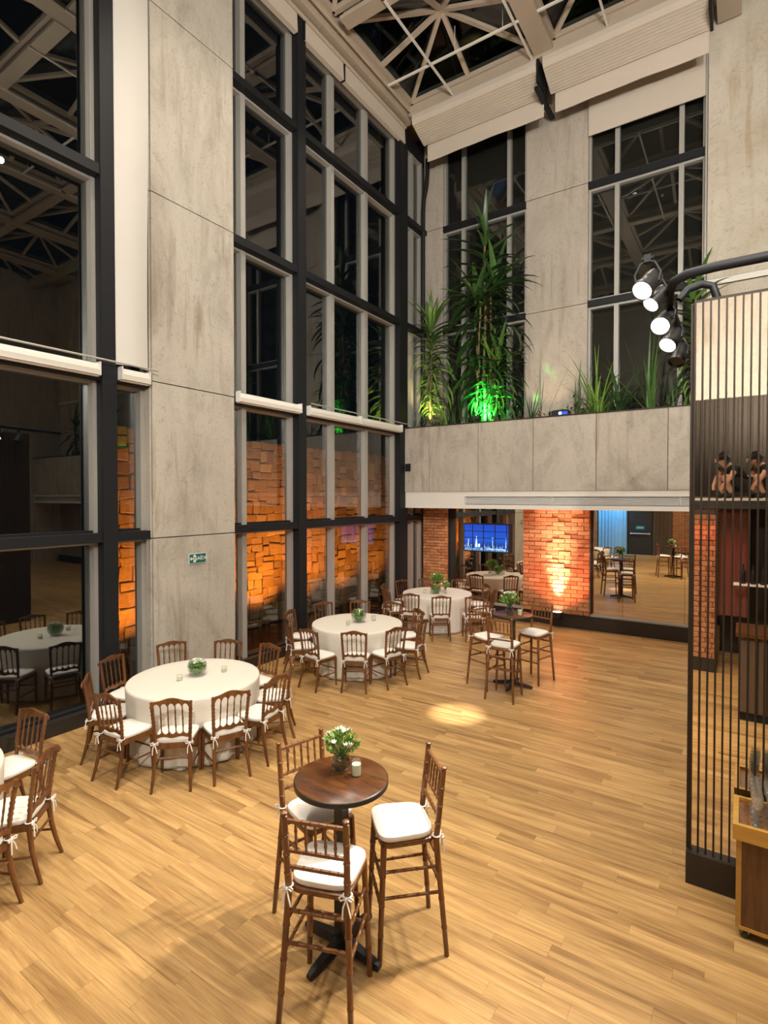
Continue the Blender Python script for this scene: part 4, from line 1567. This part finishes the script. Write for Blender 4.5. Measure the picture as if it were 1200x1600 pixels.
def tuft(loc, n, L, spread, wd, mat, label, seed, droop=.5, name='grass_tuft'):
    rr = random.Random(seed)
    t = thing(name, label, 'plant', loc)
    vr = [leaf_mesh('leaf', L * s, wd, droop * d, mat, 6) for s in (.7, 1.0) for d in (.4, 1.2)]
    for i in range(n):
        az = rr.uniform(0, 2 * PI)
        el = R(90) - abs(rr.gauss(0, spread))
        q = Matrix.Rotation(az, 4, 'Z') @ Matrix.Rotation(-el, 4, 'Y')
        tip = q @ Vector((L * .85, 0, 0))
        k = 1.0
        if tip.y + loc[1] > 12.25:
            k = min(k, (12.25 - loc[1]) / tip.y)
        if tip.y + loc[1] < 11.36:
            k = min(k, (loc[1] - 11.36) / -tip.y)
        if tip.x + loc[0] < -6.9:
            k = min(k, (loc[0] + 6.9) / -tip.x)
        link('leaf', rr.choice(vr), t, (rr.uniform(-.06, .06), rr.uniform(-.05, .05), 0), q.to_euler(), (max(k, .35),) * 3)
    part('root_clump', MB().lathe([(.07, -.03), (.06, .02), (.02, .04)], 8), 'soil', t, True)
    return t


PZ = 4.42
tuft((-3.95, 11.72, PZ), 16, .95, .55, .014, 'green2', 'spiky low plant at the foot of the wall slab', 1, .3, 'spiky_plant')
tuft((-3.72, 11.80, PZ), 4, 1.5, .20, .020, 'green2', 'pair of tall dark blades against the pale wall slab', 2, .1, 'snake_plant')
tuft((-2.95, 11.75, PZ), 5, 1.4, .10, .018, 'green2', 'upright dark blades at the slab edge by the window', 3, .1, 'snake_plant')
tuft((-2.55, 11.75, PZ), 56, 1.6, .50, .020, 'lime', 'arching grassy plant in front of the window mullion', 4, 1.6, 'arching_grass')
tuft((-2.15, 11.75, PZ), 36, 1.35, .60, .022, 'green2', 'dark drooping plant beside the arching grass', 5, 2.0, 'drooping_plant')
tuft((-1.55, 11.70, PZ), 14, 1.65, .26, .028, 'green', 'tall sword-leaved plant below the stage lights', 6, .25, 'sword_plant')
tuft((-1.20, 11.78, PZ), 7, 1.3, .18, .020, 'green2', 'slim dark blades beside the sword-leaved plant', 7, .2, 'snake_plant')
tuft((-6.80, 11.60, PZ), 14, .60, .4, .010, 'green2', 'low dark grass at the window end of the planter', 8, .6)
tuft((-5.75, 11.62, PZ), 16, .7, .4, .012, 'green2', 'low dark grass between the two dracaenas', 9, .8)


def bush(loc, r, n, mat, label, seed):
    rr = random.Random(seed)
    t = thing('small_shrub', label, 'plant', loc)
    stm, lf = MB(), MB()
    for i in range(9):
        a, e = rr.uniform(0, 6.28), rr.uniform(.5, 1.4)
        tip = Vector((math.cos(a) * math.cos(e), math.sin(a) * math.cos(e) * .7, math.sin(e))) * r * rr.uniform(.9, 1.9)
        stm.tube([(0, 0, 0), tip * .5 + Vector((0, 0, .03)), tip], [.008, .006, .003], 5)
        for k in range(n // 9):
            u = rr.uniform(.25, 1)
            p = tip * u
            d = Vector((rr.uniform(-1, 1), rr.uniform(-1, 1), rr.uniform(-.3, 1))).normalized()
            s = d.cross(Vector((0, 0, 1))).normalized() * .020
            q = p + d * .10
            m_ = p + d * .05
            lf.add([p, m_ + s, q, m_ - s], [(0, 1, 2, 3)])
    part('stems', stm, 'dry', t, True)
    part('foliage', lf, mat, t, kind='stuff')
    return t


bush((-3.25, 11.72, PZ), .26, 150, 'green', 'small-leaved shrub beside the blue projector on the planter', 21)
bush((-2.82, 11.66, PZ), .34, 240, 'green', 'leafy shrub in front of the window frame, left of the arching grass'.replace(', left of', ', next to'), 22)
bush((-4.25, 11.70, PZ), .22, 120, 'green2', 'low shrub beside the green-lit dracaena foot', 23)
bush((-.45, 11.66, PZ), .34, 200, 'green2', 'dark shrub next to the slatted screen on the planter', 24)
bush((-6.15, 11.58, PZ), .2, 120, 'green2', 'low dark shrub at the foot of the smaller dracaena', 25)
bush((-3.62, 11.58, PZ), .16, 90, 'dry', 'withered little plant above the warm lamp on the planter', 26)


def uplight(loc, label, col, energy, target, emit, r=.05, ang=80):
    t = thing('uplight', label, 'lamp', loc)
    d = (Vector(target) - Vector(loc)).normalized()
    e = d.to_track_quat('-Z', 'Y').to_euler()
    part('lamp_can', MB().lathe([(r * .7, .09), (r, .06), (r, -.05), (r * 1.06, -.06), (r * .93, -.06), (r * .9, -.04)], 16, cap1=False), 'black', t, True, rot=e)
    m = plain('uplight_lens', col, .3, emit=emit, est=12)
    part('lens', MB().lathe([(.003, -.046), (r * .88, -.05), (r * .88, -.04), (.003, -.036)], 16), m, t, True, rot=e)
    part('stake', MB().tube([(0, 0, -.12), (0, 0, -.02)], .01, 6), 'black', t, True)
    light('SPOT', 'uplight_beam', Vector(loc) + d * .10, energy, col, target, .03, ang, .7)
    return t


uplight((-5.0, 11.31, 4.66), 'green uplight at the foot of the tall dracaena', (.03, 1, .12), 950, (-4.97, 11.95, 5.12), (.1, 1, .3), ang=98)
uplight((6.6, 11.40, 4.66), 'distant green uplight on the planter, seen only as a reflection', (.03, 1, .12), 400, (6.5, 11.90, 5.35), (.1, 1, .3), ang=100)
uplight((-6.42, 11.40, 4.66), 'yellow uplight at the foot of the smaller dracaena', (1, .80, .25), 170, (-6.45, 11.95, 5.6), (1, .9, .5), ang=100)
uplight((-3.43, 11.52, 4.62), 'tiny warm lamp on the planter edge', (1, .70, .36), 25, (-3.6, 11.9, 5.2), (1, .7, .35))
t = thing('mini_projector', 'small black box with blue light on the planter edge', 'projector', (-3.22, 11.50, 4.63))
part('casing', MB().prism([(-.16, -.06), (.16, -.06), (.17, .05), (.15, .07), (-.15, .07), (-.17, .05)], 'y', -.06, .06), 'black', t)
part('blue_light', MB().tube([(.0, -.062, .0), (.0, -.068, .0)], .03, 14), plain('blue_led', (.05, .2, 1), .3, emit=(.15, .4, 1), est=14), t)
part('side_glow', B(.03, .15, -.064, -.060, -.03, .03), plain('blue_dim', (.02, .06, .4), .3, emit=(.02, .08, .6), est=1.0), t)
# brick pier uplight
t = thing('wall_uplight', 'black floor lamp throwing white light up the brick pier', 'lamp', (-3.43, 12.03, .33))
part('lamp_can', MB().lathe([(.05, -.10), (.11, -.06), (.13, .0), (.135, .04), (.12, .05), (.115, .02)], 18, cap1=False), 'black', t, True)
part('lens', MB().lathe([(.003, .02), (.112, .022), (.112, .032), (.003, .03)], 18), plain('uplight_white', (1, .9, .8), .3, emit=(1, .82, .66), est=14), t, True)
part('bracket', MB().tube([(-.12, 0, 0), (-.12, .06, -.10), (0, .09, -.16), (.12, .06, -.10), (.12, 0, 0)], .012, 6).box(-.05, .05, .06, .16, -.17, -.12), 'black', t, True)
light('SPOT', 'pier_beam', (-3.43, 11.95, .40), 800, (1, .78, .60), (-3.45, 12.16, 1.6), .03, 46, 1)
light('SPOT', 'pier_beam', (-3.43, 11.80, .40), 1000, (1, .66, .46), (-3.45, 12.16, 2.3), .03, 30, 1)
light('SPOT', 'pier_glow', (-3.20, 11.50, .30), 240, (1, .24, .12), (-3.45, 12.2, 1.9), .05, 105, .9)
light('SPOT', 'corner_glow', (-6.3, 11.9, .35), 14, (1, .42, .14), (-6.3, 12.2, 1.6), .04, 100, .9)
light('SPOT', 'corner_wash', (-5.2, 11.6, 2.5), 40, (1, .50, .20), (-6.5, 12.2, 1.0), .04, 90, .9)


# ------------------------------------------------------------------ centrepieces
def bouquet(t, z, r, n, seed, white=10, big=1.0):
    rr = random.Random(seed)
    stm, lf = MB(), MB()
    for i in range(n):
        a = rr.uniform(0, 6.28)
        e = rr.uniform(.15, 1.45)
        tip = Vector((math.cos(a) * math.cos(e) * r, math.sin(a) * math.cos(e) * r, z + math.sin(e) * r * .95))
        b0 = Vector((rr.uniform(-.012, .012), rr.uniform(-.012, .012), z - .06))
        stm.tube([b0, b0.lerp(tip, .55) + Vector((0, 0, .012)), tip], [.002, .002, .0015], 4)
        for k in range(4):
            p = b0.lerp(tip, rr.uniform(.55, 1.0))
            d = ((tip - b0).normalized() + Vector((rr.uniform(-.8, .8), rr.uniform(-.8, .8), rr.uniform(-.3, .6)))).normalized()
            L = rr.uniform(.03, .055) * big
            s = d.cross(Vector((rr.uniform(-1, 1), rr.uniform(-1, 1), 1)).normalized()).normalized() * L * .20
            lf.add([p, p + d * L * .5 + s, p + d * L, p + d * L * .5 - s], [(0, 1, 2, 3)])
    part('stems', stm, 'green', t)
    part('foliage', lf, 'lime', t, kind='stuff')
    for i in range(white):
        a, e = rr.uniform(0, 6.28), rr.uniform(.5, 1.5)
        c = Vector((math.cos(a) * math.cos(e) * r, math.sin(a) * math.cos(e) * r, z + math.sin(e) * r * .98))
        f = MB()
        for k in range(6):
            b = k * PI / 3
            d = Vector((math.cos(b) * .6, math.sin(b) * .6, .8))
            s = Vector((-math.sin(b), math.cos(b), 0)) * .007 * big
            f.add([(0, 0, 0), d * .018 * big + s, d * .033 * big, d * .018 * big - s], [(0, 1, 2, 3)])
        part('flower', f, 'petal', t, False, c, (rr.uniform(-.5, .5), rr.uniform(-.5, .5), 0))


def vase(name, x, y, z, label, prof, br, bz, n, seed, white=10, big=1.0, water=None):
    t = thing(name, label, 'vase', (x, y, z))
    part('vase_glass', MB().lathe(prof, 24, cap1=False), 'glass', t, True, angle=80)
    if water:
        part('water', MB().lathe(water, 20), 'water', t, True)
    bouquet(t, bz, br, n, seed, white, big)
    return t


def candle(x, y, z, label, tall=.085, r=.030):
    t = thing('candle', label, 'candle', (x, y, z))
    part('candle_glass', MB().lathe([(r * .86, 0), (r, .006), (r * 1.04, tall), (r * .98, tall), (r * .93, .010)], 18, cap1=False), 'glass', t, True, angle=80)
    part('wax', MB().lathe([(r * .88, .006), (r * .9, tall * .74), (r * .6, tall * .72), (.002, tall * .71)], 16), 'wax', t, True)
    part('wick', MB().tube([(0, 0, tall * .7), (0, 0, tall * .84)], .0015, 5), 'black', t)


TZ = .7645
BZ = 1.103
ballp = [(.03, 0), (.055, .012), (.068, .04), (.066, .07), (.05, .10), (.036, .115), (.038, .125), (.034, .125), (.033, .113), (.047, .098), (.063, .07), (.065, .04), (.05, .014)]
vase('flower_vase', -2.20, 2.80, BZ, 'round glass vase of white and green flowers on the front bar table', ballp, .125, .13, 60, 31, 15, 1.0, [(.045, .012), (.06, .04), (.058, .06), (.01, .06)])
candle(-2.075, 2.80, BZ, 'ivory candle in a tall glass on the front bar table', .10, .033)
tallp = [(.045, 0), (.055, .02), (.06, .06), (.05, .11), (.038, .15), (.042, .165), (.038, .165), (.034, .15), (.046, .11), (.056, .06), (.05, .02)]
vase('flower_vase', -2.98, 7.95, BZ, 'glass vase of white flowers on the back bar table', tallp, .15, .18, 60, 32, 16, 1.2, [(.045, .01), (.055, .05), (.045, .09), (.01, .09)])
candle(-2.83, 7.98, BZ, 'ivory candle in a glass on the back bar table', .11, .038)


def bowl_of_leaves(x, y, z, label, R0, seed, white):
    rr = random.Random(seed)
    t = thing('glass_bowl', label, 'bowl', (x, y, z))
    prof = [(R0 * .45, 0)]
    for i in range(1, 11):
        a = -1.1 + 2.0 * i / 10
        prof.append((R0 * math.cos(a), R0 * .9 + R0 * math.sin(a) * .98))
    prof += [(q[0] - .004, q[1]) for q in reversed(prof[1:])]
    part('bowl_glass', MB().lathe(prof, 28, cap1=False), 'glass', t, True, angle=80)
    part('inner_leaves', MB().lathe([(R0 * .3, .03), (R0 * .5, R0 * .5), (R0 * .55, R0 * .9), (R0 * .4, R0 * 1.25), (.01, R0 * 1.35)], 12), 'green2', t, True)
    lf = MB()
    for i in range(420):
        u = Vector((rr.gauss(0, 1), rr.gauss(0, 1), rr.gauss(.1, .8))).normalized()
        k_ = rr.uniform(.62, .9)
        p = Vector((u.x * R0 * k_, u.y * R0 * k_, R0 * .92 + u.z * R0 * k_))
        if p.z < .02:
            continue
        if p.z > R0 * 1.4:
            p.x *= .8
            p.y *= .8
        d = (u.cross(Vector((rr.uniform(-1, 1), rr.uniform(-1, 1), rr.uniform(-1, 1))))).normalized()
        s = d.cross(u).normalized() * .009
        L = rr.uniform(.02, .036)
        lf.add([p, p + d * L * .5 + s, p + d * L, p + d * L * .5 - s], [(0, 1, 2, 3)])
    part('foliage', lf, 'lime', t, kind='stuff')
    for i in range(white):
        a, rad = rr.uniform(0, 6.28), R0 * rr.uniform(.0, .7)
        f = MB()
        for k in range(6):
            b = k * PI / 3
            d = Vector((math.cos(b) * .7, math.sin(b) * .7, .5))
            s = Vector((-math.sin(b), math.cos(b), 0)) * .008
            f.add([(0, 0, 0), d * .018 + s, d * .032, d * .018 - s], [(0, 1, 2, 3)])
        part('flower', f, 'petal', t, False, (rad * math.cos(a), rad * math.sin(a), R0 * 1.65 - rad * .3), (rr.uniform(-.4, .4), rr.uniform(-.4, .4), 0))


bowl_of_leaves(-5.44, 4.15, TZ, 'round glass bowl of white flowers and leaves on the pillar table', .115, 41, 34)
candle(-5.46, 3.92, TZ, 'small candle glass on the pillar table, nearer the windows and the viewer', .065, .034)
candle(-5.28, 4.42, TZ, 'small candle glass on the pillar table, behind the flower bowl', .065, .034)
bowl_of_leaves(-5.46, 7.44, TZ, 'round glass bowl filled with green leaves on the middle table', .13, 42, 3)
candle(-5.48, 7.17, TZ, 'small candle glass on the middle table, in front of the leaf bowl', .075, .036)
candle(-5.32, 7.68, TZ, 'small candle glass on the middle table, behind the leaf bowl', .085, .038)
vase('flower_vase', -5.74, 10.80, TZ, 'tall vase of dense green leaves on the far corner table', tallp, .19, .22, 90, 43, 2, 1.4)
bowl_of_leaves(-5.66, 10.58, TZ, 'glass bowl of pale greens on the far corner table', .12, 44, 8)
vase('flower_vase', -5.50, 10.72, TZ, 'small vase of green sprigs on the far corner table', [(.035, 0), (.04, .05), (.032, .12), (.036, .14), (.032, .14), (.028, .12), (.036, .05)], .11, .15, 40, 45, 5, 1.1)
candle(-5.92, 10.55, TZ, 'small candle glass on the far corner table', .075, .036)
candle(-5.52, 10.52, TZ, 'second small candle glass on the far corner table, by the pale greens', .075, .036)
vase('flower_vase', .55, .80, 1.15, 'vase of green stems on the reflected bar counter, nearer the pier', tallp, .22, .2, 40, 46, 2, 1.6)
vase('flower_vase', .95, .85, 1.15, 'second vase of green stems on the reflected bar counter', tallp, .24, .2, 40, 47, 2, 1.6)

# ------------------------------------------------------------------ exit sign on the pillar
t = thing('exit_sign', 'small green SAÍDA exit sign with arrow on the concrete pillar', 'sign', (-6.853, 5.245, 1.975), PI / 2)
part('sign_board', B(-.15, .15, -.006, .004, -.075, .075), 'signwhite', t)
part('green_field', B(-.145, .145, -.008, -.006, -.068, .068), 'signgreen', t)
me = text_mesh('SAÍDA', .078)
me.materials.clear()
me.materials.append(M['signwhite'])
link('lettering', me, t, (.062, -.0095, -.002), (R(90), 0, 0))
part('arrow', MB().prism([(-.138, 0), (-.112, .030), (-.112, .011), (-.086, .011), (-.086, -.011), (-.112, -.011), (-.112, -.030)], 'y', -.0095, -.008), 'signwhite', t)
part('door_symbol', MB().prism([(-.078, -.055), (-.035, -.055), (-.035, .055), (-.078, .055)], 'y', -.0092, -.008), 'signwhite', t)
ru = MB()
ru.lathe([(.001, -.0002), (.007, 0), (.001, .0002)], 10, (-.054, -.0098, .035))
ru.prism([(-.060, .026), (-.048, .024), (-.050, .0), (-.042, -.018), (-.048, -.022), (-.058, -.006), (-.066, -.034), (-.073, -.031), (-.064, .0)], 'y', -.0102, -.0092)
ru.prism([(-.060, .022), (-.070, .010), (-.074, .013), (-.063, .027)], 'y', -.0102, -.0092)
ru.prism([(-.049, .020), (-.040, .008), (-.037, .011), (-.046, .025)], 'y', -.0102, -.0092)
part('runner_symbol', ru, 'signgreen', t)

# ------------------------------------------------------------------ television on the mirror
tv = thing('television', 'flat screen on the mirror showing a blue city skyline behind bars', 'television', (-5.21, 12.30, 1.905))
part('tv_body', B(-.59, .59, -.02, .07, -.345, .345), 'black', tv)
m, nt, p, o = nmat('screen_sky')
g = nt.nodes.new('ShaderNodeTexCoord')
sp = nt.nodes.new('ShaderNodeSeparateXYZ')
lnk(nt, g.outputs['Object'], sp.inputs[0])
mr = nt.nodes.new('ShaderNodeMapRange')
mr.inputs[1].default_value = -.32
mr.inputs[2].default_value = .32
lnk(nt, sp.outputs[2], mr.inputs[0])
r = ramp(nt, [(0, (.004, .012, .05)), (.22, (.010, .045, .28)), (.40, (.012, .10, .62)), (1, (.006, .06, .50))])
lnk(nt, mr.outputs[0], r.inputs[0])
lnk(nt, r.outputs[0], p.inputs['Emission Color'])
p.inputs['Emission Strength'].default_value = 1.1
p.inputs['Base Color'].default_value = (.01, .01, .01, 1)
p.inputs['Roughness'].default_value = .2
scn = part('screen', B(-.565, .565, -.024, -.02, -.32, .32), m, tv)
em = plain('city_lights', (.3, .5, .8), .5, emit=(.45, .75, 1), est=1.3)
em2 = plain('city_dim', (.05, .1, .2), .5, emit=(.05, .16, .45), est=.9)
rr = random.Random(5)
a, b = MB(), MB()
for k in range(46):
    x = -.56 + k * .0243
    h = rr.uniform(.04, .17)
    b.box(x, x + .022, -.026, -.024, -.32, -.32 + h)
    for q in range(5):
        xx, zz = x + rr.uniform(0, .016), -.31 + rr.uniform(0, h)
        a.box(xx, xx + .010, -.0275, -.026, zz, zz + .006)
for (x, w_, h) in [(-.27, .05, .20), (-.25, .012, .36), (-.262, .032, .27), (-.20, .05, .17), (-.46, .012, .28), (.168, .010, .27), (.155, .036, .33), (.50, .022, .24), (.507, .009, .34)]:
    a.box(x, x + w_, -.0275, -.026, -.225 if h < .33 or w_ < .02 else -.02, -.32 + h)
a.box(.04, .5, -.0275, -.026, -.27, -.255)
part('city_lights', a, em, scn)
part('city_buildings', b, em2, scn)
for x in (-.345, -.06, .235, .525):
    part('screen_bar', B(x - .009, x + .009, -.032, -.024, -.32, .32), 'black', tv)
for z in (.155, -.005):
    part('screen_bar', B(-.565, .565, -.031, -.024, z - .007, z + .007), 'black', tv)
part('wall_bracket', B(-.12, .12, .07, .08, -.15, .15), 'steel', tv)
